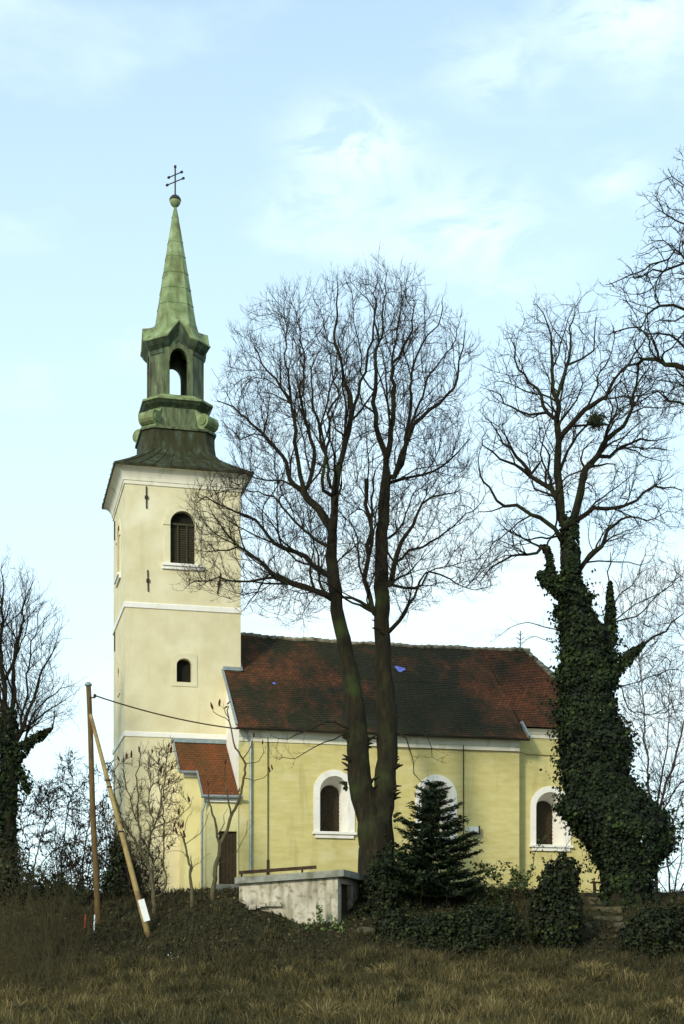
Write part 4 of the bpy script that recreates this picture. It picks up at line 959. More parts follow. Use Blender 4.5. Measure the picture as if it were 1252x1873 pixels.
# ------------------------------------------------------------------ the twin-stemmed linden
def linden():
    random.seed(11); Y = 60.0; base = at(697, 1655, Y); base.z = gz(base.x, Y) - .2
    root = thing('linden_tree', 'tall bare linden with two dark stems from one base in front of the nave', 'tree', tuple(base))
    t = Tree(Y, .32)
    m = 1 / 46.7
    t.limb([(697, 1668), (692, 1600), (690, 1540), (684, 1500)], .86, .66, 0, .01, True)
    t.limb([(690, 1590), (678, 1500), (661, 1440), (655, 1340), (645, 1250), (628, 1169), (614, 1098), (608, 1040), (606, 967)], .56, .19, -.3, .02)
    t.limb([(696, 1590), (698, 1510), (705, 1440), (710, 1338), (705, 1250), (700, 1172), (701, 1114), (699, 1073), (699, 991), (706, 905), (708, 872)], .50, .19, .4, .02)
    Ls = [  # points, r0, r1, depth drift
        ([(606, 967), (579, 929), (555, 900)], .17, .14, .3), ([(606, 975), (609, 950), (613, 910), (617, 872), (634, 805), (644, 757), (632, 690), (613, 632), (613, 575), (617, 517)], .16, .02, -1.2),
        ([(555, 900), (536, 886), (512, 833), (469, 785), (440, 757), (397, 733)], .10, .02, 1.2), ([(555, 900), (541, 824), (531, 737), (512, 709), (478, 661), (464, 632)], .10, .02, -1.5),
        ([(556, 895), (574, 848), (567, 785), (550, 728), (555, 675), (546, 608), (541, 570)], .09, .015, 1.0), ([(531, 737), (524, 666), (524, 603), (520, 550)], .05, .012, .6),
        ([(600, 905), (591, 896), (594, 833), (579, 766), (570, 700), (585, 640)], .08, .015, -2.), ([(609, 900), (598, 872), (603, 757), (617, 718), (600, 650), (590, 590)], .07, .015, 1.5),
        ([(594, 833), (589, 780), (606, 718), (620, 640), (640, 580)], .05, .012, 1.0), ([(644, 757), (661, 699), (675, 656), (687, 560), (692, 500)], .07, .012, -1.4),
        ([(605, 1059), (570, 1030), (517, 1001), (493, 984), (464, 953), (416, 929), (378, 910), (359, 920)], .12, .015, -2.2), ([(608, 1090), (560, 1073), (507, 1059), (488, 1039), (440, 996), (402, 963), (383, 929)], .14, .015, -1.0),
        ([(507, 1059), (450, 1063), (402, 1059), (359, 1063), (335, 1080)], .06, .012, -.8), ([(440, 996), (402, 1006), (364, 1008)], .04, .012, -.5), ([(560, 1073), (540, 1068), (500, 1050), (470, 1085), (440, 1120)], .06, .012, 1.6),
        ([(606, 1000), (591, 996), (541, 953), (498, 910), (459, 900), (420, 880)], .07, .012, 2.2), ([(541, 900), (512, 876), (459, 874), (430, 860)], .05, .012, 1.5), ([(512, 833), (480, 800), (445, 800), (400, 770)], .04, .012, 2.),
        ([(708, 872), (708, 833), (694, 795), (687, 718), (687, 642), (682, 570), (661, 536)], .13, .015, -1.2), ([(687, 642), (699, 594), (706, 540), (706, 490)], .05, .012, .5),
        ([(708, 860), (716, 785), (720, 718), (723, 661), (752, 618), (756, 546)], .13, .015, 1.0), ([(708, 872), (723, 872), (742, 814), (756, 776), (790, 747), (828, 709), (845, 656), (852, 603)], .11, .015, -1.6),
        ([(725, 868), (737, 848), (747, 785), (752, 699), (761, 651), (802, 594), (809, 551)], .09, .015, 1.8), ([(710, 880), (737, 876), (761, 872), (795, 857), (838, 828), (865, 800)], .07, .012, 1.5),
        ([(742, 814), (770, 740), (790, 680), (830, 630), (838, 580)], .06, .012, 2.4), ([(723, 661), (728, 600), (735, 550), (732, 510)], .05, .012, -.8), ([(687, 718), (668, 690), (655, 620), (650, 560)], .04, .012, 1.2),
        ([(700, 1075), (713, 1068), (728, 1011), (756, 958), (778, 924), (809, 905), (843, 896)], .12, .015, -1.8), ([(713, 1072), (740, 1078), (776, 1073), (790, 1049), (824, 1059), (867, 1082), (900, 1070)], .06, .012, 1.2),
        ([(701, 1155), (715, 1155), (732, 1140), (761, 1087), (780, 1049), (815, 1040)], .10, .012, -1.0), ([(728, 1025), (752, 1006), (790, 991), (838, 953), (867, 934), (895, 900)], .06, .012, 1.8),
        ([(699, 1140), (685, 1121), (675, 1073), (673, 1001), (676, 960), (670, 876)], .11, .07, -.8), ([(674, 1020), (682, 991), (685, 900), (688, 860)], .07, .03, -.4), ([(701, 1130), (675, 1109), (640, 1094), (618, 1092)], .09, .05, -.4),
        ([(699, 991), (725, 970), (760, 900), (800, 870)], .05, .012, 2.2), ([(606, 1040), (640, 1010), (655, 990), (668, 1000)], .04, .012, -1.2), ([(643, 1340), (615, 1325), (570, 1330), (530, 1350), (495, 1345)], .05, .010, -2.0),
        ([(720, 1340), (745, 1350), (757, 1400), (770, 1440)], .035, .010, -1.0), ([(715, 1300), (760, 1330), (800, 1390)], .03, .010, -1.0), ([(655, 1345), (620, 1345), (560, 1375), (510, 1390)], .035, .010, -1.5)]
    for L in Ls: t.limb(*L, wig=.045)
    poly = [(392, 725), (430, 612), (470, 568), (520, 527), (555, 540), (585, 530), (610, 507), (640, 520), (662, 500), (700, 478), (735, 508), (790, 540), (815, 555), (840, 600), (878, 650), (850, 700), (845, 760), (870, 820), (880, 880), (905, 950), (912, 1040), (895, 1085), (850, 1085), (790, 1110), (745, 1150), (720, 1100), (640, 1080), (590, 1120), (500, 1150), (455, 1110), (380, 1085), (338, 1075), (345, 1000), (350, 900), (400, 872), (430, 850), (400, 790)]
    t.boughs(150, poly, length=(1.2, 3.0), up=.5); t.boughs(230, poly, .018, .06, .6, (.9, 2.0), .5)
    A = crown_points(poly, 9000, Y, .62)
    t.grow(A, kill=.33, infl=2.2, up=.26, wig=.07, it=46, maxnodes=26000).finish(.0105, 2.25)
    tree_obj(t, root, M['bark'], M['twig'], dict(L=.75, r=.0082, per=1.3, sub=4, up=.42, curl=.16, maxr=.026), flare=(base.z, .8))
    # snags and burrs on the stems
    mb = MB(); random.seed(5)
    for px, py, s in ((633, 1345, -1), (635, 1400, -1), (630, 1440, -1), (680, 1360, 1), (686, 1440, 1), (727, 1450, 1), (728, 1400, 1), (692, 1150, -1), (728, 1500, 1)):
        for k in range(5):
            a = at(px - s * 6, py + random.uniform(-12, 12), Y + random.uniform(-.3, .2)); b = a + Vector((s * random.uniform(.15, .38), random.uniform(-.3, .1), random.uniform(-.05, .25)))
            mb.tube([a, a.lerp(b, .5) + Vector((0, 0, .03)), b], [.07, .045, .015], 5)
        obj('burr', mb, M['bark'], root); mb = MB()
linden()

# ------------------------------------------------------------------ ivied trees
def ivy_mass(rows, Y, n, size, flat=.8, depth_c=0.0):
    rows = np.array(rows, float); ys = rng.uniform(rows[0, 0], rows[-1, 0], n * 3)
    xl = np.interp(ys, rows[:, 0], rows[:, 1]); xr = np.interp(ys, rows[:, 0], rows[:, 2]); w = (xr - xl) / 2
    keep = rng.uniform(0, 1, len(ys)) < w / w.max(); ys, xl, xr, w = ys[keep][:n], xl[keep][:n], xr[keep][:n], w[keep][:n]
    m = len(ys); a = rng.uniform(0, 2 * math.pi, m); xc = (xl + xr) / 2
    lump = np.array([noise.noise((math.cos(q) * 1.8, math.sin(q) * 1.8, yy * .035)) + .6 * noise.noise((math.cos(q) * 4, math.sin(q) * 4, yy * .09)) for q, yy in zip(a, ys)])
    rr = .93 + np.clip(.24 / w * 40, .12, .34) * lump - np.abs(rng.normal(0, .13, m)) + (rng.uniform(0, 1, m) < .10) * rng.uniform(0, .26, m)
    Wm = w / F * Y; X = (xc - CX) / F * Y + Wm * rr * np.cos(a); Yy = Y + depth_c + Wm * flat * rr * np.sin(a); Z = (HY - ys) / F * Y
    P = np.stack([X, Yy, Z], 1); N = np.stack([np.cos(a), np.sin(a) / flat, np.full(m, .45)], 1)
    V, T, k = leaves(P, N, size, 1.0, .15, .45)
    r = np.clip(.36 + .55 * lump + rng.normal(0, .26, m), 0, 1)  # tone follows the lumps: lit bulges and dark gaps put into the colour
    return join([(V, T, rep(r)), shoots(P, N, n // 45, size)])
def shoots(P, N, n, size, length=(.15, .5), k=9, aspect=1.0):
    """leafy shoots leaving a leaf surface"""
    i = rng.integers(0, len(P), n); d = N[i] / np.linalg.norm(N[i], axis=1, keepdims=True) + rng.normal(0, .5, (n, 3)) + [0, 0, .25]; L = rng.uniform(*length, n)
    f = rng.uniform(.1, 1, (n, k)); Q = (P[i][:, None] + d[:, None] * (f * L[:, None])[..., None] + rng.normal(0, .035, (n, k, 3))).reshape(-1, 3)
    v, t, c = leaves(Q, np.repeat(d, k, 0), size * .9, aspect, .15, .6); return v, t, rep(np.clip(np.repeat(rng.uniform(.2, .9, n), k) + rng.normal(0, .15, c), 0, 1))
def ivy_path(pts, rad, Y, n, size):
    P = np.array([tuple(at(x, y, Y)) for x, y in pts]); f = rng.uniform(0, len(pts) - 1.001, n); i = f.astype(int); t = (f - i)[:, None]
    C = P[i] * (1 - t) + P[i + 1] * t; rad = np.array(rad); r = rad[i] * (1 - t[:, 0]) + rad[i + 1] * t[:, 0]; d = rng.normal(0, 1, (n, 3)); d /= np.linalg.norm(d, axis=1, keepdims=True)
    lump = np.array([noise.noise(Vector(c) * 1.6) + .8 * noise.noise(Vector(c) * 4 + Vector(q) * 1.5) for c, q in zip(C, d)])
    r = r * (1 + .55 * lump - np.abs(rng.normal(0, .15, n)) + (rng.uniform(0, 1, n) < .1) * rng.uniform(0, .6, n))
    v, tt, k = leaves(C + d * r[:, None], d + [0, 0, .4], size, 1, .15, .5); return v, tt, rep(np.clip(.45 + .35 * lump + rng.normal(0, .2, n), 0, 1))  # bulges lighter, hollows darker: light and shade put into the leaf colour
def join(parts):
    V, T, Rr, o = [], [], [], 0
    for v, t, r in parts: V.append(v); T.append(t + o); Rr.append(r); o += len(v)
    return np.concatenate(V), np.concatenate(T), np.concatenate(Rr)
def core(rows, Y, f=.72, flat=.8):
    mb = MB(); rings = []
    for y, a, b in rows:
        c = ((a + b) / 2 - CX) / F * Y; w = (b - a) / 2 / F * Y * f; z = (HY - y) / F * Y
        rings.append([(c + w * math.cos(q), Y + w * flat * math.sin(q), z) for q in np.linspace(0, 2 * math.pi, 12, False)])
    return mb.loft(rings)

def ivied_tree():
    random.seed(21); Y = 61.0; base = at(1142, 1660, Y); base.z = gz(base.x, Y) - .2
    root = thing('ivied_tree', 'tall bare tree thickly wrapped in dark ivy at the apse end', 'tree', tuple(base))
    t = Tree(Y, .32)
    t.limb([(1142, 1672), (1142, 1590), (1130, 1505), (1095, 1420), (1079, 1366), (1065, 1260), (1058, 1193), (1048, 1100), (1041, 1021), (1042, 972)], .62, .26, 0, .02, True)
    Ls = [([(1042, 972), (1027, 940), (1024, 883), (1020, 832), (1022, 787), (1022, 746), (1013, 711), (1011, 663), (1006, 618), (996, 583), (982, 556)], .20, .015, -.8),
          ([(1022, 730), (1037, 670), (1046, 618), (1048, 590), (1065, 545)], .08, .012, .9), ([(1037, 672), (1061, 660), (1082, 646), (1096, 580)], .05, .012, -.8),
          ([(1020, 775), (1010, 762), (989, 725), (958, 687), (938, 640), (930, 610)], .09, .012, 1.2), ([(958, 687), (940, 688), (915, 692)], .03, .012, .3), ([(1000, 765), (951, 756), (910, 728), (879, 708)], .06, .012, -1.),
          ([(1022, 800), (1058, 763), (1096, 732), (1130, 694), (1162, 649), (1182, 620)], .12, .02, -1.6), ([(1058, 763), (1085, 720), (1120, 640), (1125, 600)], .05, .012, 1.2),
          ([(1042, 975), (1058, 918), (1072, 859), (1096, 835), (1106, 814), (1122, 794), (1151, 766), (1165, 711), (1192, 666)], .18, .02, 1.2), ([(1098, 842), (1117, 835), (1137, 814), (1186, 807), (1230, 800)], .08, .012, 1.4),
          ([(1137, 814), (1165, 830), (1190, 845), (1222, 842)], .04, .012, .6), ([(1072, 859), (1060, 840), (1062, 825), (1090, 800)], .05, .012, -1.), ([(1072, 862), (1045, 868), (1028, 880)], .04, .02, 0),
          ([(1027, 930), (1010, 895), (999, 887), (972, 866), (945, 835), (923, 807), (889, 763)], .12, .015, 1.2), ([(972, 866), (940, 845), (917, 835), (882, 814), (865, 790)], .08, .012, -.9), ([(978, 866), (985, 848), (992, 842)], .07, .04, -.2),
          ([(1008, 890), (1006, 860), (1008, 832), (989, 804), (985, 770)], .06, .012, -1.6), ([(1040, 1000), (1013, 966), (992, 949), (965, 942), (944, 925), (913, 918), (899, 897), (880, 870), (879, 825)], .11, .015, -1.2),
          ([(1046, 1090), (1023, 1073), (1003, 1056), (1008, 1021), (1000, 1004), (992, 1001)], .13, .08, -.5), ([(994, 1003), (968, 1018), (937, 1018), (899, 1039), (875, 1073)], .07, .012, -.8), ([(994, 1001), (975, 992), (958, 987), (927, 970), (905, 972)], .05, .012, .8),
          ([(1044, 960), (1058, 949), (1089, 932), (1144, 932), (1165, 914), (1196, 890), (1248, 897)], .11, .02, -1.2), ([(1048, 1060), (1061, 1042), (1089, 1008), (1117, 973), (1151, 946), (1200, 948), (1222, 935)], .12, .015, .8),
          ([(1070, 1035), (1117, 1028), (1193, 1035)], .04, .010, -1.), ([(1080, 1180), (1108, 1150), (1117, 1118), (1117, 1066), (1118, 1010)], .08, .015, .5), ([(1117, 1110), (1135, 1090), (1165, 1060), (1185, 1010)], .03, .01, .6),
          ([(1100, 1260), (1127, 1228), (1160, 1192), (1179, 1177), (1217, 1152), (1252, 1122)], .12, .02, -.8), ([(1122, 1165), (1165, 1120), (1240, 1060), (1260, 1040)], .04, .012, .8), ([(1118, 1150), (1150, 1115), (1200, 1085), (1240, 1055)], .035, .01, -.6),
          ([(1110, 1265), (1170, 1250), (1210, 1230), (1256, 1215)], .035, .012, -.6), ([(1120, 1290), (1150, 1295), (1190, 1310), (1240, 1290)], .03, .01, 1.), ([(1035, 1165), (1000, 1145), (965, 1140), (935, 1150), (905, 1165)], .03, .008, -1.2), ([(1030, 1190), (1000, 1175), (970, 1168), (950, 1185)], .025, .008, -1.0),
          ([(1120, 1620), (1160, 1610), (1205, 1590), (1250, 1560)], .05, .015, -.6), ([(1055, 935), (1062, 900), (1075, 890), (1090, 900)], .04, .012, -1.3), ([(1144, 932), (1150, 915), (1130, 910), (1145, 900)], .05, .02, -.3)]
    for L in Ls: t.limb(*L, wig=.05)
    poly = [(862, 780), (885, 690), (925, 615), (960, 570), (990, 548), (1020, 570), (1055, 540), (1085, 528), (1100, 590), (1150, 620), (1200, 640), (1256, 690), (1260, 960), (1190, 1000), (1130, 1010), (1075, 960), (1060, 900), (1010, 940), (960, 1000), (930, 1050), (875, 1085), (862, 990), (880, 900)]
    t.boughs(110, poly, length=(1.2, 2.8), up=.25, zig=.24); t.boughs(170, poly, .018, .06, .6, (.8, 1.8), .25, zig=.26)
    A = np.concatenate([crown_points(poly, 5000, Y, .7), crown_points([(1095, 1180), (1120, 1010), (1180, 1010), (1262, 1040), (1262, 1330), (1150, 1320)], 800, Y, .7)])
    t.grow(A, kill=.38, infl=2.2, up=.04, wig=.28, it=44, maxnodes=22000).finish(.011, 2.3)
    tree_obj(t, root, M['bark'], M['twig'], dict(L=.6, r=.0078, per=1.1, sub=3, up=.18, curl=.5, maxr=.028), flare=(base.z, 1.5))
    rows = [(1030, 1028, 1056), (1060, 1026, 1066), (1085, 1022, 1076), (1130, 1020, 1094), (1165, 1022, 1124), (1200, 1026, 1128), (1240, 1020, 1130), (1290, 1020, 1128), (1325, 1014, 1140), (1350, 1016, 1164), (1380, 1024, 1160),
            (1415, 1020, 1156), (1450, 1028, 1178), (1480, 1016, 1215), (1505, 1034, 1238), (1535, 1058, 1244), (1565, 1082, 1228), (1600, 1096, 1200), (1640, 1100, 1194), (1668, 1096, 1200)]
    parts = [ivy_mass(rows, Y, 46000, .125)]
    parts += [ivy_path([(1046, 1092), (1024, 1076), (1008, 1062), (998, 1058), (990, 1052)], [.45, .36, .34, .26, .12], Y - .3, 2600, .12), ivy_path([(1012, 1062), (1009, 1040), (1007, 1020), (1001, 1004), (990, 1000)], [.26, .17, .13, .12, .05], Y - .35, 1300, .12),
              ivy_path([(1106, 1215), (1112, 1170), (1118, 1135), (1117, 1105), (1117, 1066)], [.62, .42, .26, .16, .07], Y + .2, 2600, .12), ivy_path([(1092, 1180), (1100, 1160), (1122, 1140)], [.3, .25, .2], Y + .2, 800, .12),
              ivy_path([(1064, 1130), (1074, 1108), (1078, 1094), (1084, 1088)], [.3, .2, .15, .06], Y - .2, 700, .12), ivy_path([(1040, 1105), (1024, 1122), (1016, 1120)], [.3, .2, .05], Y, 500, .12),
              ivy_path([(1098, 1264), (1122, 1235), (1145, 1208), (1165, 1190), (1180, 1177)], [.40, .24, .22, .17, .05], Y - .4, 1900, .12), ivy_path([(1040, 1240), (1030, 1236), (1022, 1242)], [.4, .3, .1], Y, 700, .12)]
    # ivy creeping thinly up the bare stem
    f = rng.uniform(0, 1, 1500) ** 1.5; a = rng.uniform(0, 6.283, 1500); P = np.stack([((1046 - 4 * f) - CX) / F * Y + .36 * np.cos(a), Y + .36 * np.sin(a), (HY - (1050 - 110 * f)) / F * Y], 1)
    v, tt, k = leaves(P, np.stack([np.cos(a), np.sin(a), .3 + 0 * a], 1), .13, 1, .15, .4); parts.append((v, tt, rep(rng.uniform(.1, .8, k))))
    V, T, r = join(parts); arr_obj('ivy', V, [], T, M['ivy'], root, r)
    # mistletoe ball
    c = at(1090, 771, Y - .9)
    mt = thing('mistletoe', 'round ball of mistletoe hanging in the ivied tree crown', 'mistletoe', tuple(c))
    n = 700; N = rng.normal(0, 1, (n, 3)); N /= np.linalg.norm(N, axis=1, keepdims=True); P = np.array(c) + N * .42 * rng.uniform(.35, 1, (n, 1))
    v, tt, k = leaves(P, N, .10, .5, .1, .5, along=N); arr_obj('leaves', v, [], tt, M['ivy'], mt, rep(rng.uniform(.3, 1, k)))
    d = rng.normal(0, 1, (60, 3)); V, Q, T = twigs(np.repeat(np.array([tuple(c)]), 60, 0), d, np.full((60, 1), .4), .008, 2); arr_obj('stems', V, Q, T, M['twig'], mt)
ivied_tree()

def edge_oak():
    random.seed(31); Y = 47.0; base = at(1480, 1800, Y); base.z = gz(base.x, Y) - .2
    root = thing('oak_tree', 'crooked bare oak branches reaching in at the upper right edge', 'tree', tuple(base))
    t = Tree(Y, .26)
    t.limb([(1480, 1800), (1475, 1500), (1465, 1200), (1450, 950), (1430, 780)], .55, .30, 0, .03, True)
    Ls = [([(1445, 900), (1380, 800), (1310, 760), (1252, 735), (1224, 725), (1200, 718), (1170, 740)], .15, .012, -1.), ([(1430, 780), (1360, 720), (1290, 690), (1240, 672), (1205, 662), (1182, 655), (1150, 668), (1125, 690)], .17, .015, .3),
          ([(1290, 690), (1252, 640), (1225, 615), (1190, 607), (1150, 602), (1130, 605)], .06, .012, .8), ([(1430, 780), (1370, 650), (1310, 590), (1252, 565), (1217, 563), (1185, 580), (1174, 598), (1150, 600), (1112, 612)], .13, .012, -.8),
          ([(1310, 590), (1275, 530), (1252, 478), (1238, 452), (1215, 440), (1188, 440)], .09, .012, .7), ([(1238, 460), (1222, 475), (1180, 490), (1140, 515), (1105, 522)], .04, .010, -.6), ([(1252, 478), (1235, 488), (1200, 498), (1165, 500), (1140, 478)], .04, .01, .4),
          ([(1275, 530), (1290, 460), (1275, 420), (1252, 408), (1222, 390), (1206, 384), (1190, 370)], .06, .010, -.5), ([(1275, 420), (1252, 336), (1232, 330), (1212, 332)], .04, .010, .4), ([(1430, 780), (1400, 600), (1360, 450), (1310, 350), (1268, 310), (1246, 292)], .14, .010, .4),
          ([(1217, 563), (1205, 545), (1190, 520), (1170, 505)], .03, .01, -.5), ([(1182, 655), (1165, 690), (1150, 735), (1120, 780)], .05, .01, .9), ([(1205, 662), (1195, 620), (1180, 570)], .04, .01, -.9), ([(1252, 735), (1262, 700), (1245, 690), (1225, 650)], .05, .01, -.5)]
    for L in Ls: t.limb(*L, wig=.06)
    poly = [(1100, 522), (1150, 470), (1185, 375), (1212, 325), (1250, 288), (1330, 250), (1420, 300), (1420, 760), (1252, 768), (1170, 770), (1120, 760), (1085, 640), (1140, 560)]
    t.boughs(90, poly, length=(.9, 2.2), up=.15, zig=.36, k=.55); t.boughs(160, poly, .018, .07, .65, (.6, 1.4), .15, zig=.38)
    t.grow(crown_points(poly, 2600, Y, .6), kill=.32, infl=2.0, up=.06, wig=.34, it=44).finish(.0125, 2.1)
    tree_obj(t, root, M['bark'], M['twig'], dict(L=.45, r=.009, per=1.1, sub=3, up=.2, curl=.6, maxr=.03), rough=.1)
edge_oak()

def left_tree():
    random.seed(41); Y = 63.0; base = at(8, 1665, Y); base.z = gz(base.x, Y) - .2
    root = thing('ivied_tree', 'ivy wrapped tree with a fan of fine bare branches at the left edge', 'tree', tuple(base))
    t = Tree(Y, .32)
    t.limb([(8, 1672), (10, 1550), (14, 1450), (20, 1370)], .5, .32, 0, .02, True)
    Ls = [([(20, 1370), (22, 1280), (28, 1200), (40, 1120), (58, 1070)], .14, .012, .6), ([(18, 1372), (8, 1270), (2, 1150), (8, 1030)], .14, .012, -.8), ([(22, 1375), (45, 1320), (70, 1250), (95, 1190), (110, 1150)], .10, .012, -.6),
          ([(24, 1380), (55, 1352), (80, 1340), (95, 1333)], .10, .05, -.5), ([(35, 1360), (60, 1310), (100, 1270), (140, 1250)], .06, .01, 1.2), ([(15, 1372), (-40, 1270), (-90, 1150), (-110, 1050)], .14, .012, .4), ([(15, 1380), (-60, 1320), (-130, 1250)], .10, .012, -1.), ([(40, 1330), (50, 1240), (62, 1160), (80, 1100)], .06, .01, 1.5)]
    for L in Ls: t.limb(*L, wig=.04)
    poly = [(-160, 1060), (-60, 1000), (5, 1008), (45, 1040), (90, 1085), (122, 1140), (145, 1170), (135, 1260), (120, 1320), (60, 1370), (-150, 1370)]
    t.boughs(60, poly, length=(1.2, 2.8), up=.6); t.boughs(90, poly, .018, .06, .6, (.9, 1.8), .6)
    t.grow(crown_points(poly, 2600, Y, .6), kill=.32, infl=2.2, up=.26, wig=.10, it=42).finish(.0105, 2.25)
    tree_obj(t, root, M['bark'], M['twig'], dict(L=.75, r=.0085, per=1.5, sub=3, up=.42, curl=.22, maxr=.026), flare=(base.z, 1.2))
    rows = [(1300, 4, 28), (1340, -10, 34), (1380, -20, 38), (1430, -30, 34), (1500, -40, 30), (1580, -40, 30), (1640, -50, 34), (1670, -50, 40)]
    parts = [ivy_mass(rows, Y, 11000, .125)]
    parts += [ivy_path([(24, 1385), (50, 1360), (75, 1345), (92, 1334)], [.4, .2, .14, .05], Y - .3, 1200, .12), ivy_path([(20, 1400), (40, 1420), (52, 1450)], [.4, .3, .1], Y, 600, .12)]
    V, T, r = join(parts); arr_obj('ivy', V, [], T, M['ivy'], root, r)
left_tree()

def bare(name, label, cat, Y, stems, poly, natt, mats=('twig', 'twig'), step=.22, kill=.32, up=.1, fine=None, tip=.006, group=None, flat=.7, wig=.2):
    p = at(stems[0][0][0][0], stems[0][0][0][1], Y); b = (p.x, Y, gz(p.x, Y) - .1)
    root = thing(name, label, cat, b, 0, group)
    t = Tree(Y, step)
    for i, S_ in enumerate(stems): t.limb(*S_, wig=.03, root=(i == 0))
    t.grow(crown_points(poly, natt, Y, flat), kill=kill, infl=1.8, up=up, wig=wig, it=30).finish(tip)
    f = dict(L=.4, r=.005, per=1.2, sub=2, up=.15, maxr=.02); f.update(fine or {})
    tree_obj(t, root, M[mats[0]], M[mats[1]], f)
    return root, t

def background_trees():
    random.seed(51)
    bare('young_tree', 'young multi stemmed tree with reddish twigs behind the ivied tree', 'tree', 80,
         [([(1205, 1665), (1200, 1560), (1205, 1460), (1222, 1360), (1225, 1250)], .10, .015, .5), ([(1204, 1500), (1230, 1400), (1258, 1300), (1280, 1180)], .08, .015, -1.), ([(1202, 1520), (1185, 1420), (1180, 1300), (1170, 1200)], .07, .012, .8), ([(1205, 1500), (1245, 1440), (1290, 1380)], .06, .012, .6), ([(1205, 1560), (1235, 1500), (1262, 1420)], .05, .012, 1.)],
         [(1140, 1330), (1150, 1180), (1120, 1090), (1170, 1030), (1225, 1030), (1300, 1060), (1330, 1300), (1300, 1500), (1190, 1500)], 2600, ('twig_red', 'twig_red'), .3, .36, .22, dict(L=.8, r=.011, per=1.5, sub=3, up=.35, curl=.22), .012, wig=.1)
    bare('bare_shrub', 'tangled dark bare shrub beside the right foot of the ivied tree', 'shrub', 66,
         [([(1228, 1660), (1225, 1600), (1218, 1540), (1210, 1480)], .05, .012, .4), ([(1228, 1655), (1245, 1580), (1256, 1500)], .04, .01, -.5), ([(1228, 1650), (1200, 1600), (1190, 1560)], .03, .01, .5), ([(1230, 1650), (1265, 1600), (1290, 1540)], .04, .01, .2)],
         [(1185, 1600), (1190, 1500), (1170, 1420), (1200, 1390), (1256, 1400), (1300, 1450), (1300, 1640), (1240, 1640)], 1300, ('twig', 'twig'), .22, .24, .05, dict(L=.45, r=.010, per=1.5), .010)
    # the thicket at the left: one shrub after another
    specs = [(62, 1652, 64, [(0, 1560), (20, 1470), (60, 1420), (110, 1450), (120, 1560), (90, 1640), (20, 1640)], 'dense bare shrub right of the ivied tree at the left edge'),
             (112, 1655, 66, [(70, 1600), (60, 1480), (90, 1390), (135, 1370), (150, 1450), (155, 1600), (130, 1645)], 'bare bush with dangling seed heads between left tree and utility pole'),
             (150, 1660, 64.5, [(110, 1620), (120, 1500), (150, 1420), (175, 1400), (190, 1500), (195, 1620)], 'thin upright bare bush just behind the utility pole'),
             (205, 1655, 65, [(175, 1630), (180, 1500), (190, 1400), (215, 1390), (225, 1480), (240, 1600)], 'twiggy bare bush between the utility pole and tower corner')]
    specs += [(35, 1655, 62, [(-20, 1640), (0, 1560), (40, 1530), (90, 1560), (80, 1645)], 'low dark bare bush at the foot of the left edge tree'),
              (130, 1658, 63, [(90, 1650), (100, 1560), (140, 1530), (180, 1560), (185, 1650)], 'low dense bare bush at the foot of the utility pole'),
              (258, 1660, 62, [(225, 1645), (230, 1560), (262, 1530), (295, 1560), (300, 1645)], 'low tangled bare bush behind the pole brace')]
    for px, py, Y, poly, lab in specs:
        x = px; ytop = min(q[1] for q in poly); x0 = min(q[0] for q in poly); x1 = max(q[0] for q in poly)
        st = [([(x, py + 8), (x + 2, (py + ytop) / 2 + 40), ((x + x1) / 2, ytop + 60)], .05, .012, .3), ([(x, py), (x - 12, (py + ytop) / 2 + 30), ((x + x0) / 2, ytop + 70)], .04, .012, -.4), ([(x, py), (x + 14, (py + ytop) / 2 + 50), (x1 - 8, (py + ytop) / 2)], .03, .01, .5), ([(x, py), (x - 16, (py + ytop) / 2 + 60), (x0 + 8, (py + ytop) / 2 + 10)], .03, .01, -.4)]
        root, t = bare('bare_shrub', lab, 'shrub', Y, st, poly, 1000, ('twig_brown', 'twig'), .2, .2, .06, dict(L=.42, r=.012, per=1.6), .011, wig=.24)
        n = 600; k = rng.integers(t.nseed, len(t.pos), n); P = np.asarray(t.pos)[k] + rng.normal(0, .08, (n, 3))
        v, tt, c = leaves(P, rng.normal(0, 1, (n, 3)), .13, .45, .1, .5, along=np.tile([[0, 0, -1.]], (n, 1))); arr_obj('withered_leaves', v, [], tt, M['litter'], root, rep(rng.uniform(0, .5, c)))
background_trees()
def edge_brush():
    random.seed(91)
    for px, py, Y, w, top, lab in ((22, 1790, 52.5, 60, 1560, 'tall tangled bare brown bush nearest the lower left corner'), (88, 1775, 53.5, 50, 1590, 'bare brown bush in the meadow second from the lower left corner'), (135, 1755, 54.5, 40, 1630, 'smaller bare brown bush on the bank left of the pole foot'), (-20, 1830, 47.5, 60, 1640, 'bare brown bush cut by the left frame edge in the foreground')):
        st = [([(px, py), (px + dx * .4, (py + top) / 2), (px + dx, top + abs(dx) * .5)], .022, .008, random.uniform(-.6, .6)) for dx in (-w * .9, -w * .5, -4, w * .4, w * .85)]
        bare('bare_shrub', lab, 'shrub', Y, st, [(px - w, py - 50), (px - w, (py + top) / 2), (px - w * .5, top), (px + w * .5, top), (px + w, (py + top) / 2), (px + w, py - 50)], 380, ('twig_brown', 'twig_brown'), .18, .22, .12, dict(L=.42, r=.008, per=1.1, sub=2, up=.3), .008, wig=.2)
edge_brush()

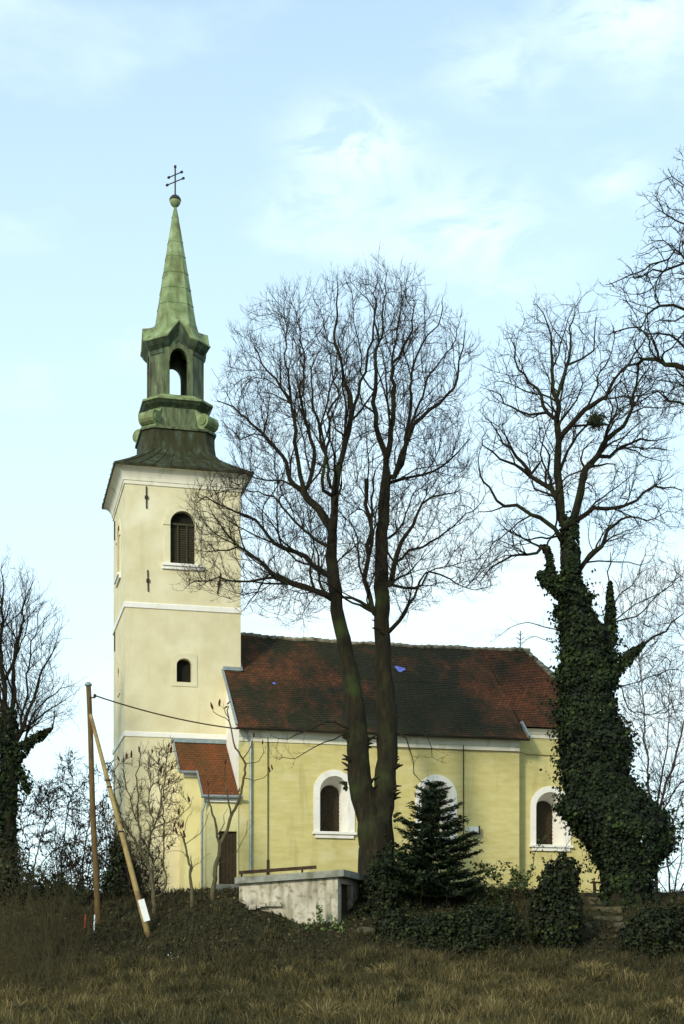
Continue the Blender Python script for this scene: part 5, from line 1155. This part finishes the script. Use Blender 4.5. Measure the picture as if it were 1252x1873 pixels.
# ------------------------------------------------------------------ sumacs
def cone_mesh():
    mb = MB(); prof = [(.01, -.16), (.035, -.12), (.05, -.05), (.045, .03), (.03, .10), (.006, .17)]
    mb.lathe([(r, z) for r, z in prof], (0, 0, 0), 7); mb.v = [(x * (1 + .5 * noise.noise((x * 40, y * 40, z * 30))), y * (1 + .5 * noise.noise((x * 40 + 3, y * 40, z * 30))), z) for x, y, z in mb.v]
    return mb
def sumac(label, Y, stems, twl, tips, seed, poly=None, natt=0):
    random.seed(seed); p = at(*stems[0][0][0], Y); b = (p.x, Y, gz(p.x, Y) - .15)
    root = thing('sumac_tree', label, 'tree', b, 0, 'sumacs below the tower')
    t = Tree(Y, .15)
    for i, S_ in enumerate(stems): t.limb(*S_, wig=.025, root=(i == 0))
    if poly: t.grow(crown_points(poly, natt, Y, .6), kill=.22, infl=1.4, up=.12, wig=.25, it=22)
    t.finish(.010)
    tree_obj(t, root, M['sumac'], M['sumac'], dict(L=.34, r=.011, per=1.7 if poly else .12, sub=2, up=.4, maxr=.02))
    me = None
    if poly:
        ends = [i for i in range(len(t.pos)) if not t.kids[i]]; random.shuffle(ends); tips = list(tips); extra = [Vector(t.pos[i]) for i in ends[:26]]
    else: extra = []
    for q in [at(px, py, Y + random.uniform(-.2, .2)) for px, py in tips] + extra:
        if me is None:
            o = obj('fruit_cluster', cone_mesh(), M['cone'], root, True); me = o
        else: o = me.copy(); COL.objects.link(o); o.parent = root
        o.location = INV[root.name] @ (q + Vector((0, 0, .1))); o.rotation_euler = (random.gauss(0, .3), random.gauss(0, .3), random.uniform(0, 6)); k = random.uniform(.55, 1.0); o.scale = (k, k, k)
sumac('slender crooked sumac with dark fruit heads in front of the porch door', 58.6,
      [([(384, 1700), (385, 1660), (390, 1624), (394, 1585), (402, 1558), (402, 1546)], .105, .08, 0), ([(402, 1546), (396, 1521), (390, 1497), (384, 1460), (380, 1440)], .06, .025, -.4), ([(402, 1546), (414, 1520), (419, 1497), (430, 1473), (439, 1448), (446, 1418), (442, 1388), (427, 1351), (420, 1315), (418, 1292)], .07, .02, .3),
       ([(419, 1497), (416, 1457), (411, 1412), (412, 1400)], .04, .02, -.5), ([(420, 1320), (406, 1312), (393, 1305), (388, 1296)], .022, .014, .2), ([(420, 1312), (410, 1300), (402, 1290)], .02, .012, -.2), ([(442, 1388), (457, 1363), (463, 1350)], .025, .014, -.3), ([(446, 1425), (465, 1430), (484, 1424), (496, 1409)], .022, .012, .4), ([(442, 1395), (470, 1390), (480, 1365)], .02, .012, .2),
       ([(398, 1530), (405, 1515), (409, 1490)], .025, .014, .3), ([(395, 1580), (430, 1560), (448, 1530), (452, 1500)], .016, .01, -.4)], [], [(387, 1296), (401, 1290), (413, 1298), (418, 1290), (464, 1348), (480, 1362), (497, 1408), (492, 1412), (380, 1438), (412, 1398), (452, 1345), (437, 1450)], 61)
sumac('short crooked sumac with a bent pale trunk standing left of the door', 58.2,
      [([(352, 1702), (351, 1660), (349, 1618), (346, 1579), (340, 1555), (336, 1535), (329, 1521)], .085, .03, 0), ([(349, 1600), (352, 1575), (349, 1565)], .03, .02, -.2), ([(337, 1545), (332, 1530), (322, 1520), (319, 1512)], .025, .014, .3), ([(338, 1550), (352, 1535), (372, 1510), (378, 1490)], .018, .01, -.4), ([(347, 1590), (370, 1570), (385, 1560)], .014, .008, .4), ([(345, 1570), (320, 1555), (300, 1560)], .014, .008, .2), ([(336, 1535), (340, 1500), (352, 1480)], .018, .01, .2)],
      [], [(319, 1512), (326, 1514), (334, 1513), (322, 1524), (336, 1530)], 62)
sumac('broad many branched sumac bush with dark fruit heads against the tower foot', 59.5,
      [([(283, 1705), (281, 1650), (278, 1609), (269, 1579), (257, 1558)], .10, .06, 0), ([(257, 1558), (235, 1521), (220, 1488), (212, 1440), (215, 1400)], .05, .015, -.5), ([(269, 1579), (281, 1518), (299, 1473), (302, 1427), (314, 1363)], .05, .015, .4), ([(257, 1558), (254, 1503), (250, 1442), (254, 1376)], .045, .015, .5), ([(281, 1640), (300, 1624), (302, 1534), (294, 1467), (290, 1400)], .04, .015, -.4),
       ([(262, 1565), (240, 1540), (205, 1530), (195, 1500)], .03, .012, .6), ([(281, 1518), (320, 1500), (345, 1470)], .025, .012, -.4), ([(254, 1503), (235, 1450), (228, 1390)], .03, .012, -.3), ([(281, 1518), (275, 1460), (272, 1400)], .03, .012, .3)], [],
      [(315, 1362), (308, 1368), (254, 1374), (240, 1384), (290, 1396), (225, 1395), (216, 1392), (272, 1396), (345, 1466)], 63, [(198, 1520), (195, 1420), (215, 1385), (260, 1372), (318, 1368), (335, 1430), (330, 1520), (300, 1580), (240, 1580)], 1500)

# ------------------------------------------------------------------ evergreen shrubs
def leaf_shrub(name, label, cat, Y, lobes, n, size, m, aspect=.8, stems=5, group=None, jit=.6):
    """lobes: (px, py, half width px, half height px, depth offset m)"""
    bx = np.mean([l[0] for l in lobes]); p = at(bx, 1700, Y); b = (p.x, Y, gz(p.x, Y) - .05)
    root = thing(name, label, cat, b, 0, group); parts = []
    A = np.array([l[2] * l[3] for l in lobes], float); A /= A.sum()
    for (px, py, w, h, dy), f in zip(lobes, A):
        k = max(30, int(n * f)); d = rng.normal(0, 1, (k, 3)); d /= np.linalg.norm(d, axis=1, keepdims=True)
        lump = np.array([noise.noise(Vector(q) * 2.3 + Vector((px * .1, py * .1, 0))) + .6 * noise.noise(Vector(q) * 5 + Vector((py * .1, 0, px * .1))) for q in d])
        r = (1 + .28 * lump) * (1 - np.abs(rng.normal(0, .16, k))); c = at(px, py, Y + dy); wm, hm = w / F * Y, h / F * Y
        P = np.array(c) + d * np.array([wm, wm * .85, hm]) * r[:, None]
        P[:, 2] = np.maximum(P[:, 2], ground(P[:, 0], P[:, 1]) + .02)
        v, t, _ = leaves(P, d + [0, 0, .35], size, aspect, .15, jit); parts.append((v, t, rep(np.clip(.40 + .45 * lump + rng.normal(0, .24, k), 0, 1)))); parts.append(shoots(P, d + 0, max(6, k // 60), size, (.12, .42), 9, aspect))  # leaf tone by lump paints lit bulges and shaded hollows
    V, T, r = join(parts); arr_obj('foliage', V, [], T, m, root, r)
    mb = MB(); random.seed(int(bx))
    for i in range(stems):
        l = lobes[i % len(lobes)]; c = at(l[0] + random.uniform(-.4, .4) * l[2], l[1] - .4 * l[3], Y + l[4]); a = Vector((p.x + random.uniform(-.15, .15), Y + random.uniform(-.1, .1), b[2]))
        a.x = a.x * .4 + c.x * .6; a.z = gz(a.x, a.y) - .05; mid = a.lerp(c, .5) + Vector((random.uniform(-.08, .08), 0, 0)); mb.tube([a, mid, c], [.035, .025, .01], 5)
    obj('stem', mb, M['twig_brown'], root)
    return root
leaf_shrub('evergreen_shrub', 'dark upright evergreen shrub with ragged top left of the steps', 'shrub', 54.8, [(1022, 1690, 42, 76, 0), (1028, 1622, 32, 54, .1), (1048, 1604, 14, 34, 0), (1006, 1618, 16, 40, .1), (1030, 1585, 12, 26, .1), (990, 1680, 20, 60, .1), (1024, 1740, 36, 28, -.1), (1054, 1665, 12, 40, -.1)], 9000, .13, M['box'])
leaf_shrub('evergreen_shrub', 'wide low dark shrub below the spruce', 'shrub', 55.0, [(770, 1708, 52, 30, .2), (725, 1705, 40, 42, 0), (815, 1706, 46, 34, 0), (790, 1738, 50, 22, -.3)], 8000 + 4000, .11, M['box'])
leaf_shrub('evergreen_shrub', 'rounded dark shrub in the middle of the row beneath the yellow wall', 'shrub', 54.5, [(890, 1705, 50, 48, 0), (925, 1700, 32, 46, .2), (862, 1690, 36, 36, .3), (915, 1745, 40, 22, -.3), (855, 1735, 36, 26, -.2)], 8500, .11, M['box'])
leaf_shrub('evergreen_shrub', 'spreading dark hedge shrub at the right edge beside the steps', 'shrub', 54.5, [(1200, 1700, 55, 42, 0), (1245, 1695, 50, 45, .2), (1165, 1720, 30, 38, -.1), (1220, 1745, 60, 26, -.3), (1290, 1700, 40, 45, .2)], 8500, .11, M['box'])
leaf_shrub('evergreen_shrub', 'dark shrub at the foot of the linden behind the cellar', 'shrub', 58.8, [(700, 1640, 36, 56, -.2), (730, 1625, 30, 50, .1), (680, 1690, 30, 40, -.5), (745, 1665, 26, 40, .1)], 7000 + 4000, .11, M['box'])
leaf_shrub('ivy_clump', 'brighter green ivy clump around the linden base', 'ivy', 58.9, [(725, 1575, 34, 34, -.1), (750, 1590, 26, 28, -.1), (700, 1600, 22, 26, -.3)], 1700, .14, M['ivy'], stems=3)
leaf_shrub('conifer_shrub', 'small dark evergreen between the utility pole and the sumac bush', 'shrub', 62.5, [(222, 1590, 26, 50, 0), (215, 1560, 16, 30, 0), (238, 1620, 22, 34, 0), (205, 1625, 20, 30, 0)], 3800, .13, M['box'])

leaf_shrub('bramble', 'dark leafy bramble heap at the foot of the left edge tree', 'bramble', 60.8, [(30, 1625, 60, 50, 0), (75, 1640, 40, 34, .3), (5, 1580, 36, 60, .2)], 4200, .11, M['box'], stems=6)
leaf_shrub('bramble', 'low leafy bramble between the left edge tree and the utility pole', 'bramble', 61.0, [(128, 1645, 40, 26, 0), (160, 1635, 24, 30, .2), (105, 1630, 26, 34, .2)], 2400, .11, M['box'], stems=5)
def airy_shrub():
    random.seed(71)
    root, t = bare('leafy_shrub', 'open half leafy shrub below the choir window', 'shrub', 60.5,
         [([(960, 1680), (955, 1630), (945, 1600), (935, 1585)], .04, .01, 0), ([(962, 1675), (985, 1620), (1010, 1585), (1030, 1560), (1052, 1530)], .035, .008, .3), ([(958, 1675), (920, 1620), (890, 1590), (868, 1575)], .03, .01, -.3), ([(960, 1660), (970, 1600), (985, 1560), (1000, 1530)], .03, .008, -.3), ([(958, 1670), (905, 1640), (860, 1620)], .03, .008, .2)],
         [(840, 1650), (850, 1600), (900, 1570), (950, 1560), (1000, 1545), (1020, 1590), (1010, 1640), (960, 1660)], 330, ('twig_brown', 'twig_brown'), .16, .22, .05, dict(L=.35, r=.006, per=.7, sub=1), .007)
    pos = np.asarray(t.pos); k = rng.integers(t.nseed // 2, len(pos), 1700); P = pos[k] + rng.normal(0, .09, (1700, 3))
    keep = rng.uniform(0, 1, 1700) < np.where(P[:, 2] > at(0, 1590, 60.5).z, .55, 1); P = P[keep]
    v, tt, c = leaves(P, rng.normal(0, 1, P.shape) + [0, 0, .6], .13, .7, .15, .5); arr_obj('foliage', v, [], tt, M['leaf'], root, rep(rng.uniform(0, .75, c)))
airy_shrub()

def spruce():
    random.seed(81); Y = 59.3; top = at(797, 1432, Y); bx = at(783, 1680, Y); b = Vector((bx.x, Y, gz(bx.x, Y) - .1))
    root = thing('spruce_tree', 'young dark green spruce with tiered boughs in front of the nave', 'tree', tuple(b))
    mb = MB(); n = 10
    mb.tube([b.lerp(top, i / n) for i in range(n + 1)], [.10 * (1 - i / n) + .012 for i in range(n + 1)], 8)
    q = at(766, 1670, Y); q.z = gz(q.x, Y); mb.tube([q, q + Vector((.03, 0, 1.1)), b.lerp(top, .35)], [.06, .05, .02], 7)
    obj('trunk', mb, M['bark'], root)
    z1 = at(0, 1630, Y).z; br = MB(); P, D = [], []
    z = z1; lev = 0
    while z < top.z - .06:
        f = (z - z1) / (top.z - z1); c = b.lerp(top, (z - b.z) / (top.z - b.z)); R_ = 2.05 * (1 - f) ** .7 + .12
        nb = max(4, int(8 * (1 - f) + 4)); a0 = random.uniform(0, 6)
        for i in range(nb):
            a = a0 + 6.283 * i / nb + random.uniform(-.2, .2); L = R_ * random.uniform(.55, 1.18); dv = Vector((math.cos(a), math.sin(a), 0)); sd = Vector((-dv.y, dv.x, 0)); m = max(4, int(L / .16)); pts = []
            for j in range(m + 1):
                u = j / m; pts.append(c + dv * (L * u) + Vector((0, 0, L * (-.24 * u + .28 * u * u + .22 * f * u))))
            br.tube(pts, [.022 * (1 - .8 * j / m) for j in range(m + 1)], 3)
            for j in range(1, m + 1):
                p = pts[j]; t_ = (pts[j] - pts[j - 1]).normalized(); w = L * .33 * (1 - .75 * j / m) + .10
                for sgn in (-1, 1):
                    d = (t_ * .8 + sd * sgn * .8 + Vector((0, 0, -.12))).normalized(); k = max(1, int(w / .09))
                    for e in range(k + 1):
                        q = p + d * (w * e / max(1, k))
                        for _ in range(3): P.append(tuple(q + Vector((random.gauss(0, .035), random.gauss(0, .035), random.gauss(0, .03))))); D.append(tuple(d + t_ * .4))
                P.append(tuple(p)); D.append(tuple(t_))
        z += .35 * (1 - .35 * f) + random.uniform(-.02, .02); lev += 1
    for k in range(90):
        f = random.random(); P.append(tuple(top - Vector((0, 0, .5 * f)) + Vector((random.gauss(0, .02), random.gauss(0, .02), 0)))); D.append((random.gauss(0, .5), random.gauss(0, .5), .6))
    obj('bough', br, M['twig_brown'], root)
    P = np.array(P); D = np.array(D); N = rng.normal(0, .5, P.shape) + [0, 0, 1]
    v, t, c = leaves(P, N, .21, .26, .1, .3, along=D); arr_obj('needles', v, [], t, M['spruce'], root, rep(rng.uniform(0, 1, c)))
spruce()

# ------------------------------------------------------------------ weeds by the cellar
def weed(px, py, Y, h, label, seed):
    random.seed(seed); p = at(px, py, Y); z = gz(p.x, Y); root = thing('weed_plant', label, 'weed', (p.x, Y, z), 0, 'weeds by the cellar wall')
    mb = MB(); P, N = [], []
    for s in range(3):
        a = Vector((p.x + random.uniform(-.08, .08), Y + random.uniform(-.06, .06), z - .03)); b = a + Vector((random.uniform(-.12, .12), random.uniform(-.08, .08), h * random.uniform(.7, 1))); mb.tube([a, b], [.014, .005], 4)
        for i in range(int(28 * h)):
            f = random.uniform(.05, 1); q = a.lerp(b, f); an = random.uniform(0, 6.28); w = .16 * (1.1 - f); P.append((q.x + w * math.cos(an), q.y + w * math.sin(an), q.z)); N.append((math.cos(an), math.sin(an), 1.2))
    obj('stem', mb, M['twig_brown'], root)
    v, t, c = leaves(np.array(P), np.array(N), .14, .5, .1, .3); arr_obj('leaves', v, [], t, M['weed'], root, rep(rng.uniform(0, 1, c)))
weed(587, 1700, 56.5, 1.15, 'tallest green weed growing against the pale cellar wall', 1)
weed(607, 1700, 56.4, .65, 'bushy green weed at the corner of the cellar', 2)
weed(568, 1697, 56.8, .5, 'small green weed left of the tallest weed by the cellar', 3)
weed(628, 1708, 56.2, .5, 'low green weed beside the dark cellar doorway', 4)
def flowers():
    p = at(312, 1780, 52.5); z = gz(p.x, 52.5); root = thing('white_flower', 'small pale flowering clump in the dark grass of the bank', 'flower', (p.x, 52.5, z))
    n = 13; P = np.array((p.x, 52.5, z + .34)) + rng.normal(0, 1, (n, 3)) * [.13, .1, .10]; v, t, c = leaves(P, rng.normal(0, 1, (n, 3)), .07, 1, .1, .5)
    arr_obj('petals', v, [], t, M['plate'], root, rep(np.ones(c)))
    mb = MB()
    for q in P[:9]: mb.tube([(p.x, 52.5, z - .02), tuple(q)], [.008, .004], 3)
    obj('stem', mb, M['twig_brown'], root)
flowers()

# ------------------------------------------------------------------ grass, litter, brush
def grass():
    def field(n, y0, y1, hfun, wid, name, label, m, rfun, yexp=1.0, xmin=-.25, xmax=.25, lean=.35, bare=None):
        y = y0 + (y1 - y0) * rng.uniform(0, 1, n) ** yexp; x = y * rng.uniform(xmin, xmax, n); z = ground(x, y)
        # not under the cellar or on the steps
        dx, dy = x + .18, y - 57; a = -.95 * dx + .312 * dy; b = .312 * dx + .95 * dy
        keep = ~((a > -.1) & (a < 4.1) & (b > -.05) & (b < 3.2)) & ~((np.abs(x - 10.2) < .5) & (y > 58)); x, y, z = x[keep], y[keep], z[keep]; n = len(x)
        clump = np.array([noise.noise((a_ * .9, b_ * .9, 0)) + .6 * noise.noise((a_ * 2.6, b_ * 2.6, 3)) for a_, b_ in zip(x, y)])
        if bare is not None:
            kp = clump > bare + rng.normal(0, .12, n); x, y, z, clump = x[kp], y[kp], z[kp], clump[kp]; n = len(x)
        h = hfun(y, clump) * rng.uniform(.5, 1.25, n); an = rng.uniform(0, 6.283, n); ln = rng.normal(0, lean, (n, 2)) * h[:, None]
        w = wid * rng.uniform(.6, 1.4, n); c, s = np.cos(an) * w, np.sin(an) * w
        A = np.stack([x - c, y - s, z - .03], 1); B = np.stack([x + c, y + s, z - .03], 1); C = np.stack([x + ln[:, 0] * .4 + c * .7, y + ln[:, 1] * .4 + s * .7, z + h * .6], 1); D = np.stack([x + ln[:, 0] * .4 - c * .7, y + ln[:, 1] * .4 - s * .7, z + h * .6], 1); T = np.stack([x + ln[:, 0], y + ln[:, 1], z + h], 1)
        V = np.stack([A, B, C, D, T], 1).reshape(-1, 3); k = np.arange(n)[:, None] * 5
        r = np.clip(rfun(x, y, clump) + rng.normal(0, .16, n), 0, 1)
        o = arr_obj(name, V, k + [0, 1, 2, 3], k + [3, 2, 4], m, None, np.repeat(r, 5)); tag(o, label, 'grass', kind='stuff')
    field(92000, 33, 53.5, lambda y, c: .30 * np.clip(1 + .7 * c, .3, 2), .011, 'dry_grass', 'tangled dry brown and olive grass of the foreground meadow', M['grass'], lambda x, y, c: .44 + .5 * c + .10 * np.sin(x * .5), .8, bare=-.55)
    field(60000, 49, 63.5, lambda y, c: .20 * np.clip(1 + .8 * c, .25, 2), .013, 'bank_grass', 'short dark grass and ground cover on the church bank', M['grass'], lambda x, y, c: .16 + .34 * c, 1.0, bare=-.35)
    n = 26000; y = rng.uniform(50, 63, n); x = y * rng.uniform(-.25, .25, n); P = np.stack([x, y, ground(x, y) + rng.uniform(.02, .16, n)], 1)
    dx, dy = x + .18, y - 57; a = -.95 * dx + .312 * dy; b = .312 * dx + .95 * dy; P = P[~((a > -.1) & (a < 4.1) & (b > -.05) & (b < 3.2))]
    v, t, c = leaves(P, np.tile([[0, -.3, 1.]], (len(P), 1)), .10, .8, .2, .5)
    tag(arr_obj('leaf_litter', v, [], t, M['litter'], None, rep(rng.uniform(0, 1, c) ** 1.4)), 'fallen brown leaves scattered over the dark bank', 'leaves', kind='stuff')
    # tussocks of last year's straw
    nt_ = 520; k = 70; cy = rng.uniform(38, 52.3, nt_); cx = cy * rng.uniform(-.24, .24, nt_); kp = ~((cx > -4.4) & (cx < 1.6) & (cy > 55.5)); cx, cy = cx[kp], cy[kp]; nt_ = len(cx)
    hh = rng.uniform(.28, .62, nt_); px_ = np.repeat(cx, k) + rng.normal(0, .11, nt_ * k); py_ = np.repeat(cy, k) + rng.normal(0, .11, nt_ * k); P = np.stack([px_, py_, ground(px_, py_) - .02], 1)
    D = np.stack([px_ - np.repeat(cx, k), py_ - np.repeat(cy, k), np.full(nt_ * k, .26)], 1) + rng.normal(0, .07, (nt_ * k, 3)); D /= np.linalg.norm(D, axis=1, keepdims=True)
    L = np.repeat(hh, k)[:, None] * rng.uniform(.5, 1.2, (nt_ * k, 1)); sd = np.cross(D, rng.normal(0, 1, D.shape)); sd /= np.linalg.norm(sd, axis=1, keepdims=True); w = .009
    mid = P + D * L * .6; tip_ = mid + (D * [1, 1, .35]) * L * .5; V = np.stack([P - sd * w, P + sd * w, mid + sd * w * .8, mid - sd * w * .8, tip_], 1).reshape(-1, 3); b5 = np.arange(nt_ * k)[:, None] * 5
    rr = np.clip(np.repeat(rng.normal(.62, .2, nt_), k) + rng.normal(0, .1, nt_ * k), 0, 1)
    tag(arr_obj('straw_tussocks', V, b5 + [0, 1, 2, 3], b5 + [3, 2, 4], M['grass'], None, np.repeat(rr, 5)), 'pale tussocks of dead straw scattered through the meadow', 'grass', kind='stuff')
    n = 4200; y = rng.uniform(50.5, 62, n); x = y * rng.uniform(-.25, .25, n); kp = ~((x > -4.4) & (x < 1.6) & (y > 55.5)) & ~((np.abs(x - 10.05) < .9) & (y > 55)); x, y = x[kp], y[kp]; P = np.stack([x, y, ground(x, y) - .03], 1)
    V, Q, T = twigs(P, rng.normal(0, .4, P.shape) + [0, 0, 1], rng.uniform(.15, .65, (len(P), 1)), .010, 3, .4, .2, .5)
    tag(arr_obj('bank_scrub', V, Q, T, M['twig_brown']), 'short leafless scrub covering the dark bank below the church', 'scrub', kind='stuff')
    # tall dead stalks at the left and scattered through the meadow
    n = 2000; y = rng.uniform(44, 60, n); u = rng.uniform(0, 1, n); x = y * np.where(u < .45, rng.uniform(-.245, -.16, n), rng.uniform(-.17, .245, n)); tall = np.where(x < -.17 * y, 1.0, .5)
    P = np.stack([x, y, ground(x, y) - .05], 1); keep = ~((x > -3) & (x < 3) & (y > 55)); P, tall = P[keep], tall[keep]
    D = rng.normal(0, .38, P.shape) + [0, 0, 1]; V, Q, T = twigs(P, D, (tall * rng.uniform(.25, 1.7, len(P)) ** 1.3)[:, None], .010, 3, .4, .2, .45)
    tag(arr_obj('brush', V, Q, T, M['twig_brown']), 'thin dead weed stalks standing in the meadow and thick at its left side', 'brush', kind='stuff')
grass()
